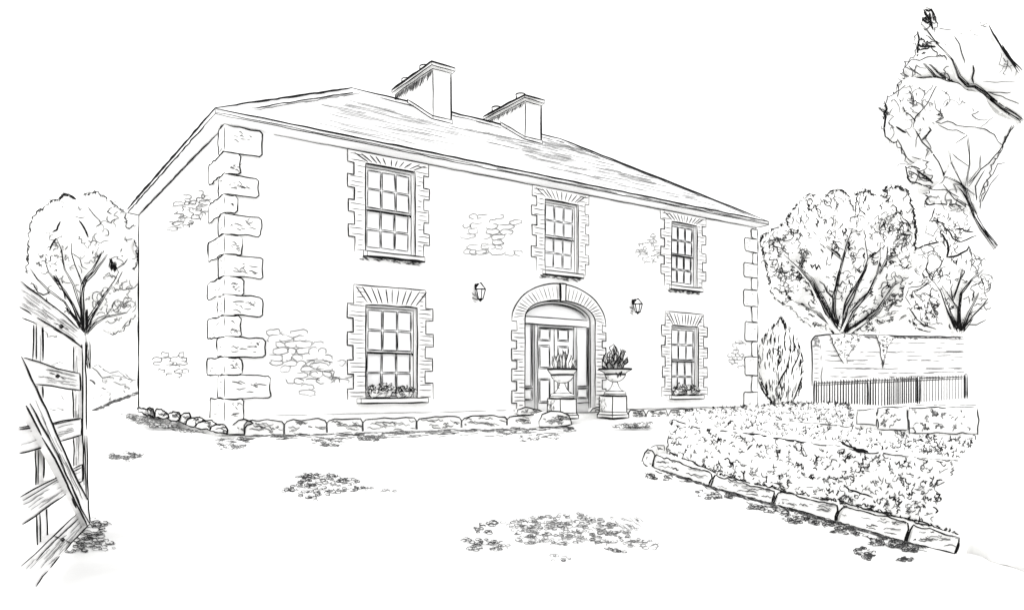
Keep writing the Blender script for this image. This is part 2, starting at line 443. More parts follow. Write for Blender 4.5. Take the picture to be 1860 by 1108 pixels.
# roof
def EC(t, s, z): return C + D * t + G * s + V((0, 0, z))
E = [EC(-OV, -OV, EZ1), EC(L + OV, -OV, EZ1), EC(L + OV, B + OV, EZ1), EC(-OV, B + OV, EZ1)]
R0, R1 = EC(4.5, B / 2, RZ), EC(11.75, B / 2, RZ)
roof = MB()
roof.poly([E[0], E[1], R1, R0], 'slate'); roof.poly([E[1], E[2], R1], 'slate'); roof.poly([E[2], E[3], R0, R1], 'slate'); roof.poly([E[3], E[0], R0], 'slate')
nfr = (E[1] - E[0]).cross(R0 - E[0]).normalized()
if nfr.dot(NF) < 0: nfr = -nfr
roofP = plane(E[0], nfr)
up = V((0, 0, .012))
d3(roof, [E[3] + up, E[0] + up, ], 4, 'ink', .5); d3(roof, [E[0] + up, E[1] + up], 3.4, 'ink', .6)
# line of the left hip, ridge, right hip, and their inner tile lines
d3(roof, [E[0] + up * 2, R0 + up * 3], 3.2, 'ink', .5); d3(roof, [R0 + up * 3, R1 + up * 3], 3.4, 'ink', .6)
d3(roof, [R1 + up * 3, E[1] + up], 3.6, 'ink', .6)
d3(roof, [R1 + up * 3, R1.lerp(E[1], .45) + up * 2], 1.8, 'ink', 1)
def RS(t, v, lift=.022):   # point on the front slope: along the eave, v 0 at the eave .. 1 at the ridge
    p = EC(t, -OV + (B / 2 + OV) * v, EZ1 + (RZ - EZ1) * v); return p + nfr * lift
d3(roof, [RS(4.55, .93), RS(11.6, .93)], 1.5, 'mid', .6, gaps=.03); d3(roof, [RS(4.55, .905), RS(11.6, .91)], 1.6, 'pencil', .7, gaps=.12)
def hipR(v): return L + OV - (L + OV - 11.75) * v
def hipL(v): return -OV + (4.5 + OV) * v
d3(roof, [RS(hipL(v) + .3, v) for v in (.1, .3, .5, .7, .9)], 2.2, 'mid', .6); d3(roof, [RS(hipL(v) + .42, v) for v in (.08, .3, .5, .7, .92)], 1.5, 'pencil', .8)
d3(roof, [RS(hipR(v) - .35, v) for v in (.03, .3, .5, .7, .92)], 1.8, 'mid', .6)
for k in range(290):   # short slate-course strokes
    v = random.random() ** .8 * .84 + .03; v = round(v * 34) / 34
    t0 = random.uniform(hipL(v) + .6, hipR(v) - 1.3); l = random.uniform(.3, 1.5)
    band = noise.noise(V((t0 * .35, v * 3.2, 1.3)))
    if band < -.12: continue
    d3(roof, [RS(t0, v), RS(min(t0 + l, hipR(v) - .5), v + random.uniform(-.002, .002))], random.uniform(1.1, 1.6), random.choice(('faint', 'faint', 'pencil')), .5)
roof.build('roof', house, HL)
ev = MB()   # fascia and sloping soffit
def ring(e, z): return [EC(-e, -e, z), EC(L + e, -e, z), EC(L + e, B + e, z), EC(-e, B + e, z)]
a, b, c = ring(OV - .004, EZ1 - .004), ring(OV - .004, EZ0), ring(-.01, WT)
for k in range(4):
    j = (k + 1) % 4
    ev.poly([a[k], a[j], b[j], b[k]], 'paint'); ev.poly([b[k], b[j], c[j], c[k]], 'paint')
bo = ring(OV + .004, EZ0)
d3(ev, [bo[0], bo[1]], 2.0, 'ink', .6); d3(ev, [bo[3], bo[0]], 2.2, 'ink', .5); d3(ev, [bo[0], a[0]], 2, 'ink'); d3(ev, [bo[1], a[1]], 3, 'ink')
d3(ev, [bo[3], c[3]], 2.2, 'ink', .4); d3(ev, [c[1], bo[1]], 2, 'ink', .4)
m1 = [x + V((0, 0, .035)) for x in ring(OV + .006, EZ0)]
d3(ev, [m1[0], m1[1]], 1.5, 'mid', .5, gaps=.03)
ev.build('eaves', house, HL)

# chimneys
def chimney(xfl, xfr, ybase, xbl, ytop, pots, ridge_x, cap_shade):
    p = roofP(xfl, ybase); r = p - C; t0 = r.dot(D); s0 = r.dot(G); p2 = roofP(xfr, ybase + (xfr - xfl) * .2)
    # right edge at the same depth s0
    k = plane(C + G * s0, G); t1 = (k(xfr, HY) - C).dot(D)
    k = plane(C + D * t0, D); s1 = (k(xbl, HY) - C).dot(G)
    zt = EC(t0, s0, 0).y * (HY - ytop) / F + CZ
    zb0 = p.z
    o = MB()
    def bx(mb, ta, tb, sa, sb, za, zb, m): mb.prism([EC(ta, sa, za), EC(tb, sa, za), EC(tb, sb, za), EC(ta, sb, za)], V((0, 0, zb - za)), m)
    bx(o, t0, t1, s0, s1, zb0 - .3, zt, 'plaster')
    e = .012
    d3(o, [EC(t0 - e, s0 - e, zb0 + .12), EC(t0 - e, s0 - e, zt - .05)], 2.2, 'ink', .4); d3(o, [EC(t1 + e, s0 - e, zb0 - .05), EC(t1 + e, s0 - e, zt)], 3.4, 'ink', .4)
    d3(o, [EC(t0 - e, s1 + e, RZ - (s1 - B / 2) * .6), EC(t0 - e, s1 + e, zt)], 3.4, 'ink', .4)
    ob = o.build('chimney', house, HL)
    cp = MB(); q = .08; h = .09
    bx(cp, t0 - q, t1 + q, s0 - q, s1 + q, zt + .05, zt + .05 + h, 'stone'); bx(cp, t0 - q * .4, t1 + q * .4, s0 - q * .4, s1 + q * .4, zt - .03, zt + .05, 'stone')
    for z, w in ((zt + .05, 2.2), (zt + .05 + h, 3.8), (zt - .02, 1.6)):
        qq = q + .01 if z > zt else q * .4 + .01
        d3(cp, [EC(t0 - qq, s1 + qq, z), EC(t0 - qq, s0 - qq, z), EC(t1 + qq, s0 - qq, z)], w, 'ink', .5)
    qq = q + .01
    for (a_, b_) in ((t0 - qq, s1 + qq), (t1 + qq, s0 - qq), (t0 - qq, s0 - qq)): d3(cp, [EC(a_, b_, zt + .05), EC(a_, b_, zt + .05 + h)], 2.4, 'ink', .3)
    d3(cp, [EC(t1 + qq, s0 - qq, zt + .05), EC(t1 + q * .4, s0 - q * .4, zt - .02)], 2, 'ink', .3)
    cp.build('chimney_cap', ob, HL)
    sh = MB()   # pencilled shade under the cap on the long face
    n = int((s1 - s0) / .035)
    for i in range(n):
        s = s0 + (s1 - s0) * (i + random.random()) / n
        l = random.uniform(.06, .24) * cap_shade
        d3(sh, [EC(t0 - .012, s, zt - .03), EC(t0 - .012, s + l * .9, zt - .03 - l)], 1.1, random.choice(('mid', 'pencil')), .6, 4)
    fl = MB()   # lead flashing
    sR = (B / 2)
    def onr(t, s): return EC(t, s, EZ1 + (RZ - EZ1) * (s + OV) / (B / 2 + OV))
    a_ = onr(t0 - .05, s0 - .05); b_ = onr(t0 - .05, sR); c_ = onr(t1 + .03, s0 - .05)
    upv = V((0, 0, .1))
    fl.prism([a_ + upv * .1, b_ + upv * .1, b_ + upv, a_ + upv], D * .05, 'paint'); fl.prism([a_ + upv * .1, c_ + upv * .1, c_ + upv, a_ + upv], G * .05, 'paint')
    for (u, w) in ((.1, 2.2), (1.05, 2.0)): d3(fl, [b_ + upv * u - D * .01, a_ + upv * u - D * .01, c_ + upv * u - G * .01], w, 'ink', .4)
    d3(fl, [b_, b_ + upv], 2, 'ink', .3); d3(fl, [c_, c_ + upv], 2, 'ink', .3)
    fl.build('flashing', ob, HL)
    sh.build('cap_shade_mark', ob, HL)
    for (x, ) in pots:
        k = plane(C + D * (t0 + (t1 - t0) * .5), D); s = (k(x, HY) - C).dot(G)
        pt = MB(); c0 = EC((t0 + t1) / 2, s, zt + .14); rr = .13; hh = .25
        pt.lathe(c0, [(rr, 0), (rr, hh), (rr * 1.12, hh), (rr * 1.12, hh + .04), (rr * .8, hh + .04)], 'stone', 14)
        for sg in (-1, 1): d3(pt, [c0 + V((sg * rr * 1.05, -.03, 0)), c0 + V((sg * rr * 1.1, -.03, hh + .04))], 2.6, 'ink', .3)
        d3(pt, [c0 + V((rr * 1.12 * math.cos(a), rr * 1.12 * math.sin(a), hh + .05)) for a in [x_ * .4 for x_ in range(17)]], 2.4, 'ink', .2, 4)
        pt.build('chimney_pot', ob, HL)
chimney(786.7, 818.5, 217, 719.5, 125, [(772,), (739,)], 747, 1.0)
chimney(954, 982, 254, 885, 184, [(946,), (902,)], 916, .6)

# ------------------------------------------------------------------ windows
PO = .022
def teeth(t_w, t_n, z1, z0, first_wide, n, side):
    pts = []; z = z1; hh = (z1 - z0) / n; wide = first_wide
    for i in range(n):
        h = hh * (1 + random.uniform(-.08, .08)) if i < n - 1 else z - z0
        t = t_w if wide else t_n
        t += random.uniform(-.012, .012)
        pts += [(t, z), (t, z - h)]; z -= h; wide = not wide
    return pts
def jamb(mb, t_in, outer, side):
    pts = [FP(t_in, outer[0][1], PO)] + [FP(t, z, PO) for t, z in outer] + [FP(t_in, outer[-1][1], PO)]
    mb.prism(pts, -NF * (PO + .06), 'brick')
def brick_lines(mb, t_in, outer, hw):
    for i in range(0, len(outer), 2):
        t = outer[i][0]; za, zb = outer[i][1], outer[i + 1][1]; n = max(2, int(round((za - zb) / .105)))
        for k in range(n + (0)):
            z = za - (za - zb) * (k + .5 + random.uniform(-.15, .15)) / n
            a, b = (t, t_in) if abs(t) < abs(t_in) else (t_in, t)
            a += random.uniform(.03, .08); b -= random.uniform(.0, .06)
            if b - a > .06: d3(mb, [FP(a, z, PO + .006), FP((a + b) / 2, z + random.uniform(-.01, .01), PO + .006), FP(b, z, PO + .006)], 1.35, random.choice(('pencil', 'mid', 'mid')), .4)
for w in wins:
    t0, t1, z0, z1 = w['t0'], w['t1'], w['z0'], w['z1']; u = 1 if w['r'] - w['l'] > 80 else .8   # line weight with distance
    upper = w['st'] is None; dk = 1.6 if w is wins[2] else 1.1
    win = MB(); fb = .055; o1 = -.06
    for (a, b, c, d) in ((t0, t0 + fb, z0, z1), (t1 - fb, t1, z0, z1), (t0 + fb, t1 - fb, z1 - fb, z1), (t0 + fb, t1 - fb, z0, z0 + .03)):
        fbox(win, a, b, c, d, -.2, o1, 'paint')
    e = o1 + .005
    d3(win, [FP(t0, z0, .028), FP(t0, z1, .028)], 2.6 * u, 'ink', .5); d3(win, [FP(t0, z1, .028), FP(t1, z1, .028)], 2.6 * u, 'ink', .8)
    d3(win, [FP(t1, z1, .028), FP(t1, z0, .028)], 2.6 * u, 'ink', .5)
    d3(win, [FP(t1 - fb, z1 - fb, e), FP(t1 - fb, z0, e)], 1.6 * u, 'ink', .4); d3(win, [FP(t0, z1 - fb, e), FP(t1 - fb, z1 - fb, e)], 1.8 * u, 'mid', .4)
    wo = win.build('window', house, HL); wo['label'] = w['label']
    a, b = t0 + fb, t1 - fb; zm = (z0 + z1) / 2 - .02
    for top in (True, False):
        sa = MB(); za, zb = (z1 - fb, zm) if top else (zm + .04, z0 + .03); o = -.085 if top else -.125
        st, rb, bw = .045, .06 if top else .075, .032
        if not top: rb = .1
        def bar(x0, x1, y0, y1): fbox(sa, x0, x1, y0, y1, o - .035, o, 'paint')
        bar(a, a + st, zb, za); bar(b - st, b, zb, za); bar(a + st, b - st, za - .05, za); bar(a + st, b - st, zb, zb + rb)
        ia, ib, iz1, iz0 = a + st, b - st, za - .05, zb + rb; pw = (ib - ia - 2 * bw) / 3; ph = (iz1 - iz0 - bw) / 2
        for k in (1, 2): bar(ia + k * pw + (k - 1) * bw, ia + k * (pw + bw), iz0, iz1)
        for c_ in range(3): bar(ia + c_ * (pw + bw), ia + c_ * (pw + bw) + pw, iz0 + ph, iz0 + ph + bw)
        for c_ in range(3):
            for r_ in range(2):
                x = ia + c_ * (pw + bw); y = iz0 + r_ * (ph + bw)
                frect(sa, x, x + pw, y, y + ph, o + .004, 1.3 * u * dk, 'ink', right=2.1 * u * dk, top=1.6 * u * dk)
                d3(sa, [FP(x + pw - .03, y, o - .03), FP(x + pw - .03, y + ph, o - .03)], 1.0 * u, 'mid', .3)
        if top:
            d3(sa, [FP(a, zb, o + .004), FP(b, zb, o + .004)], 3.4 * u, 'ink', .4); d3(sa, [FP(a, zb + rb - .015, o + .004), FP(b, zb + rb - .015, o + .004)], 1.2, 'mid', .3)  # thick line: drawn shadow where the sashes meet
            d3(sa, [FP(b - .04, zb + .02, o), FP(b + .05, zb - .07, o)], 3.6 * u, 'ink', .3)
        else: d3(sa, [FP(a, zb + .01, o + .004), FP(b, zb + .01, o + .004)], 1.6 * u, 'ink', .4)
        sa.build('sash', wo, HL)
        gl = MB(); gl.prism([FP(ia - .01, iz0 - .01, o - .018), FP(ib + .01, iz0 - .01, o - .018), FP(ib + .01, iz1 + .01, o - .018), FP(ia - .01, iz1 + .01, o - .018)], -NF * .006, 'glass')
        gl.build('pane', wo, HL)
    # sill
    si = MB(); e0 = tF(w['l'] - (7 if upper else 19 * u)), tF(w['r'] + (15 if upper else 17 * u)); h = .105
    if not upper and u < 1: e0 = (tF(1211), tF(1274))
    if upper and u < 1: e0 = (tF(w['l'] - 8), tF(w['r'] + 7))
    zt = z0 + .0; fbox(si, e0[0], e0[1], zt - h, zt - .004, -.05, .1, 'stone')
    for za_ in (zt, zt - h): d3(si, [FP(e0[0], za_, .105), FP(e0[1], za_, .105)], 2.2 * u if za_ == zt else (5 if upper else 2.8) * u, 'ink', .5)  # heavy lower line is shade inked under the upper sills
    for tt in (e0[0], e0[1], e0[0] + .09): d3(si, [FP(tt, zt, .105), FP(tt, zt - h, .105)], 2.4 * u, 'ink', .3)
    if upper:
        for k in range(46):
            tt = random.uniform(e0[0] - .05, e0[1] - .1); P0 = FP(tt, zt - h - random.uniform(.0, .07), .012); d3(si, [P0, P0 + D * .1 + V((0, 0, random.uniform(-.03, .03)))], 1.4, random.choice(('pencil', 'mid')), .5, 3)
    si.build('sill', wo, HL)
    # brick surround
    su = MB(); lwt, lnt, rnt, rwt = tF(w['lw'], PO), tF(w['ln'], PO), tF(w['rn'], PO), tF(w['rw'], PO)
    ztop = WT - .02 if upper else zF(w['lw'], w['st'])
    if upper:
        lo = teeth(lwt, lnt, ztop, z0 - .02, True, 8 if u == 1 else 8, -1); ro = teeth(rwt, rnt, ztop, z0 - .02, True, 8, 1)
        if u == 1: pass
    else:
        lo = [(lnt, ztop), (lnt, z1)] + teeth(lwt, lnt, z1, z0 - .03, True, 7, -1); ro = [(rnt, ztop), (rnt, z1)] + teeth(rwt, rnt, z1, z0 - .03, True, 7, 1)
    jamb(su, t0, lo, -1); jamb(su, t1, ro, 1)
    fbox(su, t0, t1, z1, ztop, -.06, PO, 'brick')
    d3(su, [FP(t, z, PO + .005) for t, z in lo], 2.5 * u, 'ink', .5); d3(su, [FP(t, z, PO + .005) for t, z in ro], 2.0 * u, 'ink', .5)
    if not upper: d3(su, [FP(lo[0][0], ztop, PO + .005), FP(ro[0][0], ztop, PO + .005)], 2 * u, 'ink', .5)
    for P_, q_ in ((t0, lo), (t1, ro)):
        brick_lines(su, P_, [(t, z) for t, z in q_ if True], u)
    n = 11; tm = (t0 + t1) / 2; hw = (t1 - t0) / 2
    for k in range(n):   # splayed lintel bricks
        x = -1 + 2 * k / (n - 1); x += random.uniform(-.03, .03)
        spl = .22 if not upper else .26
        a_ = FP(tm + x * hw * .93, z1 + .04, PO + .005); b_ = FP(tm + x * (hw + spl), ztop - .04, PO + .005)
        d3(su, [a_, b_], 2.1 * u, random.choice(('mid', 'ink', 'ink')), .5)
    su.build('brick_surround', wo, HL)

# ------------------------------------------------------------------ doorway
dw = MB(); OD = -.2
def rp(x0, x1, y0, y1, off): # px rectangle (heights read at its left edge) -> facade coordinates
    return tF(x0, off), tF(x1, off), zF(x0, y1, off), zF(x0, y0, off)
tm = (DR0 + DR1) / 2; hw = (DR1 - DR0) / 2; rise = DTOP - DSP
def ell(a, b, n=26, r0=math.pi, r1=0): return [(tm + a * math.cos(r0 + (r1 - r0) * i / n), DSP + b * math.sin(r0 + (r1 - r0) * i / n)) for i in range(n + 1)]
# spandrels of the square hole behind the arch ring, and soffit of the arch
inner = ell(hw, rise)
for i in range(len(inner) - 1):
    (a, b), (c, d) = inner[i], inner[i + 1]
    dw.poly([FP(a, b, -.01), FP(c, d, -.01), FP(c, DTOP + .01, -.01), FP(a, DTOP + .01, -.01)], 'plaster')
    dw.poly([FP(a, b, 0), FP(c, d, 0), FP(c, d, -.3), FP(a, b, -.3)], 'plaster')
fbox(dw, DR0 - .05, DR1 + .05, BASE - .2, DTOP + .05, -.34, OD - .05, 'paint')      # back board
dd = OD + .004
a0, a1 = tF(971, OD), tF(976, OD)
fw = .05
for x0, x1 in ((970.5, 976.7), (1041.7, 1047)):
    t_0, t_1, zb, zt = rp(x0, x1, 588, 745, OD); fbox(dw, t_0, t_1, BASE, zt, OD - .05, OD + .03, 'paint')
t_0, _, _, zt1 = rp(953, 1073, 575, 588, OD); tr0, tr1 = DR0 + .001, DR1 - .001
zt0 = zF(953, 588, OD); zt1 = zF(953, 575, OD)
fbox(dw, tr0, tr1, zt0, zt1, OD - .05, OD + .05, 'paint')
d3(dw, [FP(tr0, zt1, OD + .055), FP(tr1 - .12, zt1, OD + .055)], 1.7, 'mid', .4); d3(dw, [FP(tr0, zt0, OD + .055), FP(tr1 - .14, zt0, OD + .055)], 2.6, 'mid', .5)
# ink of the arch opening and frame
d3(dw, [FP(DR0, BASE, .028)] + [FP(a, b, .028) for a, b in inner] + [FP(DR1, BASE, .028)], 2.3, 'ink', .5)
i2 = ell(hw - .03, rise - .02); d3(dw, [FP(a, b, -.13) for a, b in i2[8:]] + [FP(DR1 - .02, BASE + .1, -.13)], 1.8, 'ink', .4)
i3 = ell(hw - .12, rise - .08); d3(dw, [FP(a, b, OD + .06) for a, b in i3[1:-2]], 2.0, 'ink', .4); i3 = ell(hw - .16, rise - .11); d3(dw, [FP(a, b, OD + .06) for a, b in i3[12:-2]], 1.5, 'mid', .4)
d3(dw, [FP(tF(1068.5, OD), BASE + .1, OD + .01), FP(tF(1068.5, OD), zt0 - .05, OD + .01)], 1.6, 'mid', .5)
for x, w_, m_ in ((970.8, 1.4, 'ink'), (973.5, 1.0, 'mid'), (976.5, 1.8, 'ink'), (1041.5, 1.6, 'ink'), (1044.5, .9, 'mid'), (1047, 1.4, 'ink')):
    d3(dw, [FP(tF(x, OD + .03), BASE + .02, OD + .036), FP(tF(x, OD + .03), zt0, OD + .036)], w_, m_, .4)
d3(dw, [FP(tF(976.7, OD), zt0 - .08, OD + .036), FP(tF(1041, OD), zt0 - .07, OD + .036)], 3.4, 'mid', .5)
d3(dw, [FP(tF(1047, OD), zF(1047, 733, OD), OD + .01), FP(tF(1072, OD), zF(1072, 731, OD), OD + .01)], 2, 'ink', .9)
dwo = dw.build('doorway', house, HL)
dwo['label'] = 'round-arched doorway with double door, side lights and fanlight'
for li, (x0, x1) in enumerate(((977, 1006.3), (1006.7, 1041.5))):
    lf_ = MB(); t_0, t_1, zb, zt = rp(x0, x1, 592, 745, OD); fbox(lf_, t_0 + .002, t_1 - .002, BASE + .02, zt0 - .01, OD - .045, OD, 'paint')
    if li == 0: d3(lf_, [FP(t_1, BASE, OD + .005), FP(t_1, zt0 - .1, OD + .005)], 1.8, 'ink', .4)
    px0, px1 = ((978.6, 998.9), (1012.4, 1032.7))[li]
    for ya, yb in ((595, 618.6), (626.7, 669), (687.6, 732)):
        if li: ya += 1.6; yb += .8
        a, b, c, d = rp(px0, px1, ya, yb, OD)
        frect(lf_, a, b, c, d, OD + .005, 1.5, 'ink', right=1.7)
        k = .035; fbox(lf_, a + k, b - k, c + k, d - k, OD - .01, OD + .008, 'paint'); frect(lf_, a + k, b - k, c + k, d - k, OD + .012, 1.5, 'ink', right=1.3)
    lf_.build('door_leaf', dwo, HL)
for x0, x1, hd in ((953.5, 970, 0), (1047.5, 1070, 1)):
    s_ = MB(); xa = 1048 if hd else 948; xb = 1067.5 if hd else 966.5
    a, b, c, d = rp(xa, xb, 590 if hd else 588, 701, OD)
    fbox(s_, a, b, c, d, OD - .03, OD - .01, 'glass')
    frect(s_, max(a, DR0), b, c, d, OD + .004, 1.4, 'ink', right=2.0); d3(s_, [FP(b - .035, c, OD + .004), FP(b - .035, d, OD + .004)], 1.5, 'mid', .3)
    if not hd: d3(s_, [FP(a, c - .05, OD + .004), FP(b + .03, c - .05, OD + .004)], 1.6, 'ink', .4)
    a, b, c, d = rp(xa, xb, 705, 727 if not hd else 723.5, OD)
    fbox(s_, a, b, c, d, OD - .03, OD - .005, 'paint')
    frect(s_, a, b, c, d, OD + .004, 1.5, 'ink', right=1.6); frect(s_, a + .03, b - .035, c + .03, d - .03, OD + .004, 1.3, 'ink')
    s_.build('side_light', dwo, HL)
fa = MB(); i4 = [(a, max(b, zt1 + .03)) for a, b in ell(hw - .17, rise - .12)]
fa.prism([FP(a, b, OD - .02) for a, b in i4], -NF * .01, 'glass'); fa.build('fanlight', dwo, HL)
# arch ring and jambs of brick
ar = MB(); aw = (tF(1100.4, PO) - tF(929.3, PO)) / 2; tmo = (tF(1100.4, PO) + tF(929.3, PO)) / 2
zo = zF(929.3, 583, PO); ztp = zF(1018, 515.7, PO)
N = 40; th = [math.pi * (1 - i / N) for i in range(N + 1)]
zi = zo
outp = [(tmo + aw * math.cos(a), zo + (ztp - zo) * math.sin(a)) for a in th]
inp = [(tm + hw * math.cos(a), DSP + rise * math.sin(a)) for a in th]
for i in range(N):
    ar.prism([FP(*inp[i], PO), FP(*outp[i], PO), FP(*outp[i + 1], PO), FP(*inp[i + 1], PO)], -NF * .07, 'brick')
d3(ar, [FP(a, b, PO + .005) for a, b in outp], 2.3, 'ink', .4); d3(ar, [FP(a, b, PO + .005) for a, b in outp[:16]], 1.6, 'ink', .5)
for i in range(1, 32):
    a = math.pi * i / 32
    if abs(a - math.pi / 2) < .09: continue
    p0 = (tm + (hw + .03) * math.cos(a), DSP + (rise + .03) * math.sin(a)); p1 = (tmo + (aw - .05) * math.cos(a), zo + (ztp - zo - .05) * math.sin(a))
    d3(ar, [FP(*p0, PO + .006), FP(*p1, PO + .006)], 1.4, random.choice(('mid', 'pencil', 'mid')), .5)
def bands(xw, xn, ys, xref):
    out = []; wide = False
    for y0, y1 in zip(ys, ys[1:]):
        t = tF(xw if wide else xn, PO); out += [(t, zF(xref, y0, PO)), (t, zF(xref, y1, PO))]; wide = not wide
    return out
lo = [(tF(929.3, PO), zo)] and bands(929.3, 938.6, [583, 600, 618, 633, 655, 670, 692, 709, 732, 748], 934)
ro = bands(1100.4, 1093.5, [590.5, 604, 619, 632, 654, 668, 690, 706, 729, 746], 1097)
jamb(ar, DR0, lo, -1); jamb(ar, DR1, ro, 1)
d3(ar, [FP(tF(929.3), zo, PO + .005)] + [FP(t, z, PO + .005) for t, z in lo], 2.5, 'ink', .4); d3(ar, [FP(tF(1100.4), lo[0][1], PO + .005)] + [FP(t, z, PO + .005) for t, z in ro], 1.9, 'ink', .4)
brick_lines(ar, DR0, lo, 1); brick_lines(ar, DR1, ro, 1)
ar.build('arch_surround', dwo, HL)
ks = MB(); k0, k1 = tF(1016.5, .05), tF(1028, .05)
kp = [FP(k0 + .015, zF(1016.5, 547, .05), .05), FP(k1 - .015, zF(1028, 547, .05), .05), FP(k1, zF(1028, 516, .05), .05), FP(k0, zF(1017, 515, .05), .05)]
ks.prism(kp, -NF * .08, 'stone'); d3(ks, [x + NF * .005 for x in kp], 2.6, 'ink', .3, closed=True); d3(ks, [kp[0] + NF * .005 + D * .02, kp[3] + NF * .005 + D * .02], 4, 'ink', .3)
ks.build('keystone', dwo, HL)
ds = MB(); fbox(ds, DR0 + .02, DR1 - .02, BASE - .16, BASE + .01, -.1, .26, 'stone')
d3(ds, [FP(DR0 + .5, BASE + .01, .265), FP(DR1 - .02, BASE + .01, .265)], 2.2, 'pencil', 1)
ds.build('doorstep', dwo, HL)

# wall lanterns
def lantern(px0, px1, y0, y1, label):
    off = .2; t = tF((px0 + px1) / 2, off); zt, zb = zF((px0 + px1) / 2, y0, off), zF((px0 + px1) / 2, y1, off); h = zt - zb
    lo_ = MB(); Z = lambda f: zt - h * f
    rt = h * .27; rb = h * .14; c = FP(t, 0, off)
    def hexr(r, z): return [V((c.x + r * math.cos(a), c.y + r * math.sin(a), z)) for a in [math.pi / 6 + k * math.pi / 3 + .3 for k in range(6)]]
    A, Bq = hexr(rt, Z(.38)), hexr(rb, Z(.86))
    gl = MB()
    for k in range(6):
        j = (k + 1) % 6; gl.poly([A[k], A[j], Bq[j], Bq[k]], 'glass')
    top = V((c.x, c.y, Z(.04)))
    for k in range(6):
        j = (k + 1) % 6
        lo_.poly([A[k], A[j], top], 'paint'); d3(lo_, [A[k], A[j]], 2.2, 'ink', .1, 4, taper=False); d3(lo_, [A[k], Bq[k]], 2.0, 'ink', .1, 5, taper=False); d3(lo_, [Bq[k], Bq[j]], 2, 'ink', .1, 4, taper=False)
    d3(lo_, [top, max(A, key=lambda p: p.x)], 3, 'ink', .3, 5, taper=False); d3(lo_, [top, min(A, key=lambda p: p.x)], 2.2, 'ink', .2, 5, taper=False)
    lo_.lathe(V((c.x, c.y, 0)), [(.005, Z(1)), (rb * .8, Z(.9)), (rb * 1.1, Z(.855))], 'ink', 8)
    ob = lo_.build('wall_lantern', house, HL); ob['label'] = label
    gl.build('glass', ob, HL)
    br = MB()
    wp = FP(t, Z(.18), 0); br.tube([wp, FP(t, Z(.1), off * .5), FP(t, Z(.16), off * .95)], [.028, .03, .022], 'ink', 6)
    br.tube([FP(t, Z(.38), .02), FP(t, Z(.2), .02), FP(t, Z(.06), .02)], [.03, .045, .03], 'ink', 6)
    br.tube([FP(t, Z(.36), .02), FP(t, Z(.3), off * .4), FP(t, Z(.16), off * .8)], [.018, .018, .014], 'ink', 6)
    for k in range(16):
        P0 = FP(t - random.uniform(.02, .12), Z(random.uniform(.45, .95)), .01); d3(br, [P0, P0 + D * .08 + V((0, 0, -.03))], 1.2, 'faint', .5, 3)
    br.build('bracket', ob, HL)
lantern(862, 883, 512, 548, 'wall lantern on the left of the doorway')
lantern(1149, 1168, 541, 571, 'wall lantern on the right of the doorway')

# ------------------------------------------------------------------ kerb and rocks at the foot of the house
def stone(name, front, back, label, cat, group, w=2.4, m='ink', marks=4, joint=0, loc=None):
    """front: outline of the visible face in 3-D, back: vector through its depth; the rim is knocked off"""
    s = MB(); n = len(front); c = sum(front, V()) / n
    ch = [c + (p - c) * .97 - back * .0 for p in front]
    bk = [c + (p - c) * .94 + back for p in front]
    md = [p + back * .12 for p in front]
    k = len(s.v); s.v += [tuple(p) for p in ch + md + bk]; sl = s.slot('stone')
    s.f.append(tuple(range(k, k + n))); s.f.append(tuple(range(k + 3 * n - 1, k + 2 * n - 1, -1))); s.m += [sl, sl]
    for i in range(n):
        j = (i + 1) % n
        for a in (0, n): s.f.append((k + a + i, k + a + n + i, k + a + n + j, k + a + j)); s.m.append(sl)
    o = -back.normalized() * .012
    d3(s, [p + o for p in front], w, m, 1.2 if c.y > 10 else 2.0, 5, closed=True)
    xs_ = [pxof(p) for p in front]; y_ = c.y
    pl = plane(c + o, V((back.x, back.y, 0)).normalized())
    x0, x1 = min(x for x, y in xs_), max(x for x, y in xs_); y0, y1 = min(y for x, y in xs_), max(y for x, y in xs_)
    for _ in range(marks):
        x = random.uniform(x0 + 5, x1 - 8); y = y0 + (y1 - y0) * random.uniform(.2, .75)
        if not inside((x, y), xs_): continue
        l = random.uniform(4, min(26, (x1 - x0) * .4))
        q = [(x + l * i / 5, y + random.uniform(-2, 2) + l * .02 * i) for i in range(6)]
        q = [p for p in q if inside(p, xs_)]
        if len(q) > 2: draw(s, q, pl, random.uniform(1.1, 1.9), random.choice(('pencil', 'mid', 'faint', 'pencil')), .8, 3)
    if joint:
        d3(s, [front[0] + o, front[1] + o, front[2] + o], joint, 'ink', 1.2, 4); d3(s, [front[-3] + o, front[-4] + o], joint, 'ink', 1.2, 4)
    L0 = V((c.x, c.y, min(p.z for p in front))) if loc is None else loc
    return tag(s.build(name, None, L0), label, cat, group)
kx = [443, 516, 594, 659, 757, 838, 921, 977]
klab = ['long kerb stone second from the corner of the house', 'kerb stone under the left edge of the lower left window', 'short kerb stone beneath the lower left window',
        'longest kerb stone, straight below the lower left window', 'kerb stone just right of the lower left window', 'kerb stone below the left wall lantern', 'kerb stone touching the big boulder by the door']
def yt(x): return 764.5 - (x - 443) * .021
def yb(x): return 791 - (x - 443) * .024
KF = PF(.30)
